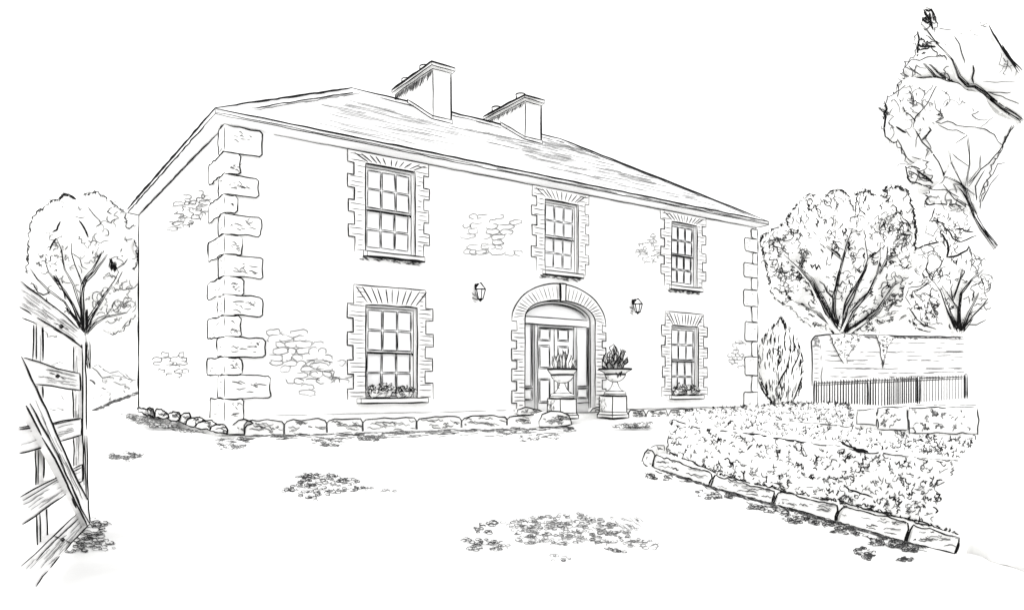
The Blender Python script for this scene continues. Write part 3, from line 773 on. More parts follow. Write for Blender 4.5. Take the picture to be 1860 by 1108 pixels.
for i in range(7):
    x0, x1 = kx[i] + .8, kx[i + 1] - .8; r = 3.5
    f = [(x0, yb(x0)), (x0 - .5, yt(x0) + 7), (x0 + r, yt(x0) + 2)] + [(x0 + (x1 - x0) * u, yt(x0 + (x1 - x0) * u) + random.uniform(-2, 1.2)) for u in (.2, .4, .6, .8)] + [(x1 - r, yt(x1) + 1.5), (x1 + .5, yt(x1) + 7), (x1, yb(x1))]
    f += [(x0 + (x1 - x0) * u, yb(x0 + (x1 - x0) * u) + random.uniform(-.8, .8)) for u in (.7, .3)]
    stone('kerb_stone', [KF(*p) for p in f], -NF * .28, klab[i], 'kerb stone', 'kerb stones along the front of the house', 2.2, 'ink' if i > 4 else 'mid', 12)
r1 = [(414, 788), (416, 779), (424, 770), (432, 762), (442, 760), (455, 765), (459, 768), (449, 772), (445, 778), (444, 790), (428, 789)]
stone('corner_rock', [KF(*p) for p in r1], -NF * .26, 'rounded kerb rock tucked against the base of the big corner stones', 'rock', 'rocks at the foot of the gable', 2.6, 'ink', 5)
bl = PF(1.45)
r2 = [(978, 774), (977, 764), (984, 752), (1000, 747), (1020, 748), (1033, 754), (1036, 762), (1038, 770), (1020, 775), (1000, 776)]
stone('boulder', [bl(*p) for p in r2], -NF * .3, 'large rough boulder ending the kerb in front of the left urn pedestal', 'boulder', None, 2.5, 'ink', 22)
bf = PF(.12)
r3 = [(937, 750), (940, 743), (952, 740), (965, 741), (976, 744), (984, 748), (978, 753), (960, 754), (942, 753)]
stone('threshold_rock', [bf(*p) for p in r3], -NF * .1, 'flat rough rock beside the left foot of the door arch', 'rock', None, 2.3, 'ink', 10)
r4 = [(1072, 747), (1076, 741), (1083, 739), (1089, 741), (1091, 748), (1086, 752), (1076, 751)]
stone('threshold_rock', [PF(.14)(*p) for p in r4], -NF * .1, 'small rounded rock between the door arch and the right pedestal', 'rock', None, 2.0, 'ink', 2)
for i, (x0, x1, lb) in enumerate(((1140, 1171.5, 'kerb stone just right of the right pedestal'), (1172.5, 1212, 'kerb stone nearest the end of the hedge'), (1213, 1262, 'kerb stone half hidden behind the end of the hedge'))):
    y = lambda x: 745.5 - (x - 1140) * .02
    f = [(x0, 761), (x0 + 1, 752), (x0 + 5, y(x0))] + [(x0 + (x1 - x0) * u, y(x0) + random.uniform(-1.5, 1)) for u in (.35, .65)] + [(x1 - 4, y(x1)), (x1, 752), (x1 - 1, 760.5), ((x0 + x1) / 2, 762)]
    stone('kerb_stone', [KF(*p) for p in f], -NF * .28, lb, 'kerb stone', 'kerb stones along the front of the house', 2.0, 'mid', 12)
# rocks against the gable (outlines traced on a line just in front of it)
KG = PG(.22)
rocks = [([(252, 746), (250, 741), (262, 741), (274, 745), (283, 750), (282, 757), (266, 753)], 'small flat rock at the far back corner of the house'),
         ([(282, 757), (281, 749), (286, 742), (294, 743), (304, 749), (308, 758), (296, 760)], 'rounded rock, third from the far end of the gable rockery'),
         ([(269, 752), (269, 743), (273, 740), (279, 741), (280, 753), (276, 755)], 'little upright rock between two flat ones near the far back corner'),
         ([(306, 760), (306, 752), (315, 747), (327, 749), (330, 756), (326, 764), (314, 764)], 'pale round rock in the middle of the gable rockery'),
         ([(326, 766), (327, 756), (335, 750), (344, 750), (348, 757), (340, 764), (338, 770)], 'peaked rock in the middle of the gable rockery'),
         ([(339, 771), (340, 761), (350, 758), (364, 758), (375, 762), (360, 768), (355, 775), (346, 774)], 'long low rock before the bottom corner stone'),
         ([(355, 776), (357, 769), (370, 765), (384, 763), (394, 769), (386, 773), (383, 780), (368, 779)], 'dark edged wedge rock under the bottom corner stone'),
         ([(382, 781), (382, 775), (392, 771), (402, 771), (412, 774), (416, 780), (415, 788), (398, 786)], 'last rock of the gable rockery, touching the corner rock')]
for q, lb in rocks:
    stone('corner_rock', [KG(*p) for p in q], -NG * .16, lb, 'rock', 'rocks at the foot of the gable', 2.3, 'ink', 7)

# ------------------------------------------------------------------ pedestals and urns
def pedestal(cx, yb_, yt_, side, Y, label, flare):
    c = PY(Y)(cx, yb_); h = (yb_ - yt_) * Y / F; c = V((c.x, c.y, c.z))
    p = MB()
    def sq(a, z): return [c + D * x * a / 2 + G * y * a / 2 + V((0, 0, z)) for x, y in ((-1, -1), (1, -1), (1, 1), (-1, 1))]
    lv = [(side * 1.13, 0), (side * 1.13, h * .17), (side * 1.02, h * .25), (side, h * .3), (side * .98, h * .94), (side * 1.0, h)]
    for (a, z), (b, z2) in zip(lv, lv[1:]):
        A, Bq = sq(a, z), sq(b, z2)
        for k in range(4): p.poly([A[k], A[(k + 1) % 4], Bq[(k + 1) % 4], Bq[k]], 'stone')
    p.poly(sq(*lv[-1]), 'stone'); p.poly(sq(side * 1.13, -.08), 'stone')
    e = 1.03
    for k in (0, 1, 3): d3(p, [sq(a * (e if k else 1.015), z)[k] for a, z in lv], 2.1 if k else 1.8, 'ink', .4)
    for a, z, w_, m_ in ((side * 1.15, .01, 2.4, 'ink'), (side * 1.15, h * .17, 1.8, 'mid'), (side * 1.02, h * .28, 2, 'pencil'), (side * 1.01, h, 2.4, 'ink')):
        s_ = sq(a, z); d3(p, [s_[3], s_[0], s_[1]], w_, m_, .5)
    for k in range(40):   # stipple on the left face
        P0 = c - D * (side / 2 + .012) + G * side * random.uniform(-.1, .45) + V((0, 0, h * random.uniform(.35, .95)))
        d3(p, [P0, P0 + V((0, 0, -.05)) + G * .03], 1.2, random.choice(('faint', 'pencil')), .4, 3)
    return tag(p.build('stone_pedestal', None, c), label, 'pedestal', 'stone pedestals at the front door'), c + V((0, 0, h))
def lathe_ink(mb, c, prof, w=2.1, rings=()):
    for sg in (-1, 1):   # the turned outline, left and right of the axis as one faces the door
        d3(mb, [c + V((sg * r * 1.0, -.01, z)) for r, z in prof], w, 'ink', .4, 4)
    for r, z, w_, m_ in rings:
        d3(mb, [c + V((r * 1.015 * math.cos(a), r * 1.015 * math.sin(a), z)) for a in [math.pi + i * math.pi / 16 for i in range(17)]], w_, m_, .35, 4)
def urn(c, k, rim, label, dark):
    """k metres per pixel"""
    R = lambda x: x * k
    prof = [(R(22.5), 0), (R(22.5), R(4.5)), (R(21), R(8)), (R(17), R(9.5)), (R(12), R(13)), (R(7.5), R(19)), (R(5), R(26)), (R(4.5), R(28.5)), (R(5.5), R(30)), (R(9), R(31)), (R(15), R(34.5)), (R(19.5), R(40)), (R(21), R(44)), (R(21), R(46)), (R(24), R(50)), (R(rim), R(54.5)), (R(rim), R(56)), (R(rim - 3), R(56)), (R(18), R(44)), (R(.5), R(42))]
    u = MB(); u.lathe(c, prof, 'stone', 32)
    lathe_ink(u, c, prof[:17], 2.2, [(R(22.5), R(.6), 2.8, 'ink'), (R(22.5), R(4.5), 1.5, 'mid'), (R(17), R(9.5), 2.2, 'mid'), (R(5.5), R(30), 2.2, 'ink'), (R(21), R(44.5), 3.2, 'mid'), (R(21), R(46), 1.6, 'pencil'), (R(rim), R(54.5), 2.4, 'ink'), (R(rim), R(56), 1.8, 'mid')])
    d3(u, [c + V((R(rim) * math.cos(a), R(rim) * math.sin(a), R(56.2))) for a in [i * .196 for i in range(33)]], 1.6, 'mid', .3, 4)
    for _ in range(46):
        a = random.uniform(3.3, 4.3); i = random.choice((4, 5, 10, 11, 12, 3)); r, z = prof[i]; P0 = c + V((r * 1.03 * math.cos(a), r * 1.03 * math.sin(a), z + random.uniform(-.02, .02)))
        d3(u, [P0, P0 + V((R(4), 0, 0))], 1.3, random.choice(('pencil', 'faint', 'mid')), .4, 3)
    ob = tag(u.build('garden_urn', None, c, smooth=True), label, 'urn', 'planted urns at the front door')
    return ob, c + V((0, 0, R(54)))
Y1, Y2 = 17.85, 18.95
p1, t1_ = pedestal(1020.5, 760, 724, .475, Y1, 'square stone pedestal left of the doorway, partly behind a boulder', 0)
p2, t2_ = pedestal(1113.5, 759, 719, .475, Y2, 'square stone pedestal right of the doorway, standing clear on the gravel', 0)
k1, k2 = Y1 / F, Y2 / F
u1, c1 = urn(V((t1_.x + .01, t1_.y, t1_.z)), k1 * .97, 27.5, 'stone urn with flame-like spiky leaves on the left pedestal', 1)
u2, c2 = urn(V((t2_.x + .05, t2_.y, t2_.z)), k2 * .88, 34, 'wide-rimmed stone urn holding a tall twisted plant on the right pedestal', 1)
pl = MB()
for i in range(36):   # flame-shaped blades
    x = random.uniform(-17, 17); hh = (38 - abs(x) * .9) * random.uniform(.72, 1.05); lean = x * random.uniform(.1, .5); yy = random.uniform(-.22, .12)
    b0 = c1 + V((x * k1, yy, -.02)); tp = c1 + V(((x + lean) * k1, yy, hh * k1)); md = (b0 + tp) / 2 + V((random.uniform(-2, 2) * k1, 0, 0)); wd = random.uniform(2.4, 3.8) * k1
    pl.poly([b0, md + V((-wd, 0, 0)), tp, md + V((wd, .01, 0))], 'leaf')
    for sg in (-1, 1):
        if random.random() < .9: d3(pl, [b0 + V((sg * .01, -.012, 0)), md + V((sg * wd, -.012, 0)), tp + V((0, -.012, 0))], random.uniform(.9, 1.4), random.choice(('ink', 'mid')), .4, 4)
for s_ in range(12):
    x = random.uniform(-24, 24); P0 = c1 + V((x * k1, -.25 + abs(x) * .006, random.uniform(-.02, .05)))
    d3(pl, [P0, P0 + V((.04, 0, random.uniform(0, .05)))], 1.6, random.choice(('ink', 'mid')), .6, 3)
pl.build('foliage', u1, V((t1_.x + .01, t1_.y, t1_.z)))
pl = MB()
def broad(mb, c, k, n, sx, hmin, hmax, wl, lift):
    for i in range(n):
        x = sx * (-1 + 2 * (i + .5) / n) + random.uniform(-2, 2); b = (1 - abs(x) / (sx * 1.5)); z0_ = random.uniform(hmin, hmax) * b; l = random.uniform(13, 20); ln = x * .25 + random.uniform(-2, 2); w_ = wl * random.uniform(.8, 1.2); dy = -lift - random.uniform(0, .06)
        q = [(0, 0), (-w_ + ln * .3, l * .35), (-w_ * .7 + ln * .7, l * .7), (ln, l), (w_ * .6 + ln * .7, l * .68), (w_ + ln * .3, l * .33)]
        P_ = [c + V(((x + a) * k, dy, (z0_ + b_) * k)) for a, b_ in q]; mb.poly(P_, 'leaf')
        d3(mb, [p + V((0, -.012, 0)) for p in P_], 1.25, 'ink', .5, 4, closed=True); d3(mb, [P_[0] + V((0, -.014, 0)), P_[0].lerp(P_[3], .7) + V((0, -.014, 0))], 1, 'mid', .4, 4)
px2 = lambda x, y: V((c2.x + (x - 1118) * k2, c2.y - .2, c2.z + (672 - y) * k2))
oz = [(625 - 0, 0)]
def zz(x, y): return (960 + x / 6.155, 600 + y / 6.155)
lines2 = [[(945, 160), (985, 215), (1000, 260), (985, 330), (975, 360)], [(945, 165), (900, 200), (915, 240), (880, 260), (875, 300), (930, 300), (915, 360)], [(850, 200), (860, 260), (835, 300), (830, 350), (860, 390), (880, 440)],
          [(1045, 215), (1065, 260), (1045, 330), (1060, 380), (1040, 430), (1025, 480), (1015, 520)], [(1010, 215), (1030, 260), (1005, 300), (1030, 350), (995, 380), (1010, 410)], [(880, 360), (930, 400), (950, 450), (975, 500), (985, 530), (1010, 460), (990, 450)],
          [(985, 330), (960, 380), (935, 390), (945, 430)], [(940, 230), (945, 280), (930, 310), (945, 350)], [(1085, 320), (1100, 350), (1080, 380), (1060, 390)], [(1010, 330), (990, 350), (985, 390), (1005, 410), (1020, 380), (1005, 350)], [(860, 330), (900, 350), (870, 380), (840, 400)],
          [(905, 420), (940, 470), (960, 520), (990, 530)], [(1050, 400), (1030, 450), (1010, 490), (1020, 520)], [(1055, 230), (1080, 250), (1060, 265), (1075, 290)], [(820, 400), (850, 420), (880, 430)]]
for q in lines2:
    for r in range(2):
        o = random.uniform(-.08, .04); d3(pl, [px2(*zz(x + random.uniform(-3, 3), y + random.uniform(-3, 3))) + V((0, o, 0)) for x, y in q], random.uniform(1.2, 1.9), 'ink', .7, 4)
for i in range(30):
    x = random.uniform(-20, 20); hh = (46 - abs(x) * .8) * random.uniform(.45, 1); yy = random.uniform(-.17, .15)
    b0 = c2 + V((x * .6 * k2, yy, -.05)); tp = c2 + V((x * k2 * 1.05, yy, hh * k2)); md = (b0 + tp) / 2; wd = random.uniform(2, 4.5) * k2
    pl.poly([b0, md + V((-wd, 0, 0)), tp, md + V((wd, .02, 0))], 'leaf')
    if random.random() < .75: d3(pl, [b0 + V((0, -.05, 0)), md + V((random.choice((-wd, wd)), -.05, 0)), tp + V((0, -.05, 0))], random.uniform(1.0, 1.6), 'mid', 1.3, 4)
broad(pl, c2, k2, 13, 19, -2, 30, 3.8, .16)
pl.build('foliage', u2, V((t2_.x + .05, t2_.y, t2_.z)))

# planters on the lower sills
def planter(x0, x1, yb_, yt_, ylf, label, grp, w=1):
    off = .045; t0, t1 = tF(x0, off), tF(x1, off); zb_ = zF((x0 + x1) / 2, yb_, off); zt_ = zF((x0 + x1) / 2, yt_, off); zl = zF((x0 + x1) / 2, ylf, off)
    c = FP((t0 + t1) / 2, zb_, off); hw_ = (t1 - t0) / 2; h = zt_ - zb_
    p = MB(); prof = [(hw_ * .66, 0), (hw_ * .82, h * .4), (hw_ * .98, h), (hw_ * .9, h), (hw_ * .1, h * .8)]
    sl = p.slot('stone'); k = len(p.v); n = 20
    dep = .1
    for r, z in prof:
        for q in range(n):
            a = 2 * math.pi * q / n; P0 = c + D * r * math.cos(a) + NF * dep * (r / hw_) * math.sin(a) + V((0, 0, z)); p.v.append(tuple(P0))
    for i in range(len(prof) - 1):
        for q in range(n): r = (q + 1) % n; p.f.append((k + i * n + q, k + i * n + r, k + (i + 1) * n + r, k + (i + 1) * n + q)); p.m.append(sl)
    for sg in (-1, 1): d3(p, [c + D * sg * r + V((0, 0, z)) + NF * .015 for r, z in prof[:3]], 2.0 * w, 'ink', .4, 4)
    d3(p, [c - D * prof[0][0] + NF * .08 + V((0, 0, .01)), c + D * prof[0][0] + NF * .08 + V((0, 0, .01))], 2.2 * w, 'ink', .4)
    for _ in range(14):
        P0 = c + D * hw_ * random.uniform(-.6, .4) + NF * dep * 1.02 + V((0, 0, h * random.uniform(.1, .7))); d3(p, [P0, P0 + D * .06 + V((0, 0, .04))], 1.2, 'pencil', .5, 3)
    o = tag(p.build('window_planter', None, c), label, 'planter', grp)
    f = MB()
    for _ in range(int(60 * w)):
        a = random.uniform(-1, 1); P0 = c + D * hw_ * a * 1.05 + NF * random.uniform(-.02, .12) + V((0, 0, h * .75 + (zl - zt_) * (1 - a * a * .35) * random.random()))
        s = random.uniform(.03, .055)
        aa = V([random.gauss(0, 1) for _ in range(3)]).normalized() * s; bb = aa.cross(NF).normalized() * s * .6
        f.poly([P0 - aa, P0 + bb, P0 + aa, P0 - bb], 'leaf')
        if random.random() < .9:
            P1 = P0 + NF * .02; d3(f, [P1 - aa, P1 + bb, P1 + aa, P1 + aa * .5 - bb], random.uniform(1.3, 2.1) * w, random.choice(('ink', 'mid', 'ink')), .6, 3)
    f.build('foliage', o, c)
planter(666, 714, 722.5, 710, 694, 'wide bowl planter of leafy flowers on the left of the lower left sill', 'planters on the lower window sills')
planter(716, 750, 722.5, 712, 699, 'smaller bowl planter of leafy flowers on the right of the lower left sill', 'planters on the lower window sills')
planter(1221, 1243, 717, 708, 693, 'leafy planter at the left of the lower right sill', 'planters on the lower window sills', .85)
planter(1244, 1265, 717, 710, 696, 'leafy planter at the right of the lower right sill', 'planters on the lower window sills', .85)

# ------------------------------------------------------------------ hedges on the right
def P2(px, py, z): return PZ(z)(px, py)
fb_ = [P2(x, y, 0) + V((.07, 0, .115)) for x, y in kg + [(1960, 1085)]]; fb_[0] += V((.1, .1, 0))
ft_ = [P2(x, y, .5) for x, y in ((1219, 762), (1284, 778), (1390, 792), (1500, 807), (1630, 826), (1742, 837), (1960, 862))]
bt_ = [P2(x, y, .5) for x, y in ((1237, 749), (1400, 766), (1510, 774), (1590, 780), (1690, 787), (1790, 791), (2000, 800))]
def cr(line, u):
    u *= len(line) - 1; i = min(int(u), len(line) - 2); f = u - i; return line[i].lerp(line[i + 1], f)
def grid(mb, rows, m='leaf', bump=.015, cap=False):
    sl = mb.slot(m); k = len(mb.v); w_ = len(rows[0])
    for r in rows:
        for p in r: mb.v.append(tuple(p + V((noise.noise(p * 9) * bump * 2, noise.noise(p * 9 + V((5, 0, 0))) * bump * 2, noise.noise(p * 7 + V((0, 9, 0))) * bump * 1.6))))
    for j in range(len(rows) - 1):
        for i in range(w_ - 1): mb.f.append((k + j * w_ + i, k + j * w_ + i + 1, k + (j + 1) * w_ + i + 1, k + (j + 1) * w_ + i)); mb.m.append(sl)
    if cap:
        mb.f.append(tuple(k + j * w_ for j in range(len(rows) - 1))); mb.f.append(tuple(k + j * w_ + w_ - 1 for j in reversed(range(len(rows) - 1)))); mb.m += [sl, sl]
NU = 90
def body(fb, ft, bt, zlow, bump=.015):
    mb = MB(); us = [i / NU for i in range(NU + 1)]
    rows = []
    for v in [0, .2, .4, .6, .8, 1]: rows.append([cr(fb, u).lerp(cr(ft, u), v) for u in us])
    for v in [.06, .15, .3, .45, .6, .8, 1]: rows.append([cr(ft, u).lerp(cr(bt, u), v) for u in us])
    rows.append([V((cr(bt, u).x, cr(bt, u).y, zlow)) for u in us]); rows.append([V((cr(fb, u).x, cr(fb, u).y, zlow)) for u in us]); rows.append([cr(fb, u) for u in us])
    grid(mb, rows, 'leaf', bump, True)
    return mb
def scrib(mb, pr, poly, n, s0, s1, mats, w0, w1, fall=None, sprig=False):
    for _ in range(n):
        x, y = rand_in(poly)
        if sprig:      # leaves that stand up out of a flat top
            p = pr(x, y)
            if p is None: continue
            z_ = random.uniform(s0, s1); draw(mb, squig(x, y - z_ * .5, z_), PY(p.y - .01), random.uniform(w0, w1), random.choice(mats), .5, 2.5); continue
        draw(mb, squig(x, y, random.uniform(s0, s1)), pr, random.uniform(w0, w1), random.choice(mats), .5, 2.5, fall=fall)
def fuzz(mb, line, pr, n, s, w, mats, fall=None, jit=2.5):
    for _ in range(n):
        x, y = on(line, random.random()); draw(mb, squig(x + random.uniform(-2, 2), y + random.uniform(-jit, jit), random.uniform(s * .6, s * 1.3)), pr, random.uniform(w * .7, w * 1.2), random.choice(mats), .4, 2.5, fall=fall)
h1 = body(fb_, ft_, bt_, 0.0); pr1 = drape(h1.bvh())
frontpoly = [(1212, 768), (1284, 782), (1390, 797), (1500, 812), (1630, 830), (1742, 842), (1712, 880), (1700, 935), (1690, 955), (1640, 935), (1520, 905), (1406, 886), (1296, 854), (1212, 820)]
toppoly = [(1222, 760), (1240, 751), (1400, 768), (1510, 776), (1590, 782), (1690, 789), (1775, 800), (1740, 832), (1630, 822), (1500, 803), (1390, 789), (1284, 775)]
scrib(h1, pr1, frontpoly, 270, 4, 9, ('ink', 'mid', 'mid', 'pencil'), 1.0, 1.6)
scrib(h1, pr1, frontpoly, 60, 5, 11, ('ink',), 1.5, 2.3)
scrib(h1, pr1, frontpoly, 120, 2.5, 5, ('ink', 'mid'), 1.2, 1.8)
scrib(h1, pr1, toppoly, 230, 3, 6, ('mid', 'ink', 'mid'), 1.1, 1.7, sprig=True)
scrib(h1, pr1, [(1600, 790), (1775, 795), (1745, 832), (1640, 822)], 60, 4, 7, ('ink', 'mid'), 1.2, 2.0, sprig=True)
tl = [(1224, 762), (1268, 777), (1360, 787), (1417, 796), (1477, 805), (1530, 812), (1570, 821), (1637, 826), (1690, 835), (1742, 837)]
draw(h1, tl[:3], pr1, 2.0, 'ink', 1.3, 4, gaps=.08); draw(h1, tl[2:5], pr1, 3.4, 'ink', 1.6, 4, gaps=.06); draw(h1, tl[4:], pr1, 1.9, 'ink', 1.8, 4, gaps=.08); draw(h1, [(1528, 803), (1545, 813), (1560, 818), (1575, 820)], pr1, 6, 'ink', 1.5, 3)
draw(h1, [(1530, 800), (1540, 812)], pr1, 2.4, 'ink'); draw(h1, [(1536, 798), (1548, 812)], pr1, 2.4, 'ink')
draw(h1, [(1532, 880), (1545, 890), (1560, 894), (1585, 902)], pr1, 3, 'ink', 1.3, 4)
fuzz(h1, [(1222, 764), (1216, 775), (1211, 800), (1209, 818)], pr1, 45, 3, 1.8, ('ink', 'mid'), jit=3)
d3(h1, [fb_[0], fb_[0].lerp(ft_[0], .5), ft_[0]], 1.8, 'mid', 2.2, 4)
bl_ = [(1207, 821), (1240, 836), (1296, 860), (1350, 879), (1406, 892), (1460, 907), (1520, 913), (1590, 931), (1651, 948), (1700, 962), (1735, 975)]
draw(h1, [(x, y - 4) for x, y in bl_], pr1, 2.2, 'ink', 2, 3, gaps=.04); draw(h1, [(x, y - 6) for x, y in bl_], pr1, 2, 'ink', 2.2, 3, gaps=.12)
fuzz(h1, [(x, y - 6) for x, y in bl_], pr1, 110, 4, 1.9, ('ink', 'mid'), jit=4)
for cx, cy in ((1330, 872), (1380, 885), (1470, 908), (1545, 925), (1650, 950), (1720, 968)):
    for k in range(18):
        x = cx + random.uniform(-22, 22); y = cy + (x - cx) * .27 + random.uniform(-5, 2); draw(h1, [(x, y), (x + 8, y + 5)], pr1, 1.8, random.choice(('ink', 'mid')), .6, 3)
tag(h1.build('hedge', None, V((fb_[2].x, fb_[2].y, 0)), smooth=True), 'long low leafy box hedge nearest the viewer, above the curved kerb', 'hedge')
# low bed of ground cover behind it
far_ = [P2(x, y, .5) for x, y in ((1241, 747), (1300, 742), (1370, 738), (1430, 733), (1500, 731), (1600, 736))]
nb = [p.lerp(q, .02) for p, q in zip(bt_[:1] + [P2(1320, 758, .5), P2(1400, 766, .5), P2(1460, 770, .5), P2(1510, 774, .5), P2(1556, 778, .5)], far_)]
bd = body([V((p.x, p.y, .3)) for p in nb], nb, far_, 0.0, .01); pr2 = drape(bd.bvh())
bp = [(1243, 750), (1300, 744), (1370, 740), (1430, 735), (1500, 733), (1548, 738), (1553, 776), (1510, 772), (1400, 764), (1320, 756)]
scrib(bd, pr2, bp, 250, 2.5, 5.5, ('mid', 'ink', 'mid', 'pencil'), 1.0, 1.6, sprig=True)
draw(bd, [(1380, 762), (1440, 766), (1500, 771), (1550, 776)], pr2, 1.7, 'mid', 1.6, 4, gaps=.1)
fuzz(bd, [(1240, 746), (1300, 741), (1370, 737), (1430, 732), (1500, 730), (1550, 735)], PY(11.5), 75, 3.5, 1.8, ('ink', 'mid'), PY(13), 1.8)
tag(bd.build('low_shrub_bed', None, V((nb[2].x, nb[2].y, 0)), smooth=True), 'broad bed of small-leaved shrubs between the front hedge and the house', 'shrub bed', kind='stuff')
# clipped blocks further right
blk = [((1556, 1593), 742.5, 774, 'plain pale clipped block, leftmost of the three before the railings'), ((1594, 1650), 739, 782, 'middle clipped hedge block before the railings'), ((1651, 1778), 739, 789, 'widest clipped hedge block, at the right end before the railings')]
for i, ((x0, x1), y0, y1, lb) in enumerate(blk):
    a, b = P2(x0, y1 - 2, .5), P2(x1, y1 + 2, .5); zt_ = CZ - (y0 - HY) * a.y / F
    a.z = b.z = 0; bv = (V((-(b - a).y, (b - a).x, 0)).normalized()) * 1.15
    if bv.y < 0: bv = -bv
    k = MB()
    n = 24; rows = []
    for (f, z) in ((0, 0), (0, .25), (0, .5), (0, zt_ - .015), (.02, zt_), (.35, zt_ + .005), (.7, zt_), (1, zt_), (1, 0)):
        rows.append([a.lerp(b, u / n) + bv * f + V((0, 0, z)) for u in range(n + 1)])
    grid(k, rows, 'leaf', .008 if i else .003)
    for e in (a, b): k.poly([e, e + V((0, 0, zt_)), e + bv + V((0, 0, zt_)), e + bv], 'leaf')
    pr = drape(k.bvh()); aa = pr
    mm = 'mid'
    draw(k, [(x0 + 1, y1 - 1), (x0, (y0 + y1) / 2), (x0 + 1, y0 + 2)], pr, 1.9, mm, 1.2, 4); draw(k, [(x1 - 2, y1), (x1 - 1, (y0 + y1) / 2), (x1 - 2, y0 + 2)], pr, 1.9, mm, 1.4, 4)
    draw(k, [(x0 + 1, y0 + 2), (x1 - 2, y0 + (1 if i == 0 else 0))], pr, 2.2, 'ink' if i == 0 else mm, 1, 4)
    draw(k, [(x0 + 3, y0 - 3), (x1 - 3, y0 - 3.5)], pr, 1.7, mm, .9, 4)
    draw(k, [(x0 + 1, y1 - 3), (x1 - 2, y1 - 2)], pr, 2, mm, 1.6, 4)
    if i: scrib(k, pr, [(x0 + 6, y0 + 6), (x1 - 6, y0 + 6), (x1 - 16, y1 - 8), (x0 + 6, y1 - 8)], 16 if i == 1 else 34, 3, 7, ('mid', 'pencil', 'faint'), 1.3, 2)
    tag(k.build('clipped_hedge_block', None, V(((a.x + b.x) / 2, (a.y + b.y) / 2, 0))), lb, 'hedge', 'clipped blocks before the railings')

# kerb of the hedge
kb = [P2(x, y, 0) for x, y in kg]; kt = [p + V((.03, 0, h)) for p, h in zip(kb, (.15, .105, .095, .105, .105, .09))]
hl = ['kerb stone at the far end of the hedge kerb, next to the rounded end stone', 'second long kerb stone from the far end of the hedge', 'middle kerb stone under the hedge', 'kerb stone under the hedge, second from the near end', 'nearest kerb stone, at the right end of the hedge']
for i in range(5):
    a0_, a1_, b1_, b0_ = kb[i].lerp(kb[i + 1], .012), kb[i].lerp(kb[i + 1], .988), kt[i].lerp(kt[i + 1], .988), kt[i].lerp(kt[i + 1], .012)
    bk = V((a0_.y - a1_.y, a1_.x - a0_.x, 0)).normalized() * -.24
    if bk.x < 0: bk = -bk
    f = [a0_, a0_.lerp(b0_, .7), b0_.lerp(b1_, .03)] + [b0_.lerp(b1_, u) + V((0, 0, random.uniform(-.006, .008))) for u in (.2, .4, .6, .8)] + [b0_.lerp(b1_, .97), a1_.lerp(b1_, .7), a1_] + [a1_.lerp(a0_, u) for u in (.3, .7)]
    stone('kerb_stone', f, bk, hl[i], 'kerb stone', 'kerb stones under the hedge', 2.3, 'ink', 22, joint=2.2)
E0 = P2(1186, 848, 0); es = PY(8.62)
stone('end_stone', [es(*p) for p in ((1167, 836), (1170, 823), (1178, 815), (1186, 817), (1189, 826), (1187, 838), (1187, 850), (1178, 848), (1170, 844))], V((.12, .35, 0)), 'rounded upright kerb stone at the tip of the curved hedge kerb', 'kerb stone', 'kerb stones under the hedge', 2.4, 'ink', 3)
stone('kerb_stone', [PY(9.3)(*p) for p in ((1180, 816), (1190, 811), (1208, 808), (1209, 818), (1192, 824), (1187, 824))], V((.3, .12, 0)), 'short kerb stone turning behind the rounded end stone', 'kerb stone', 'kerb stones under the hedge', 1.8, 'mid', 5)

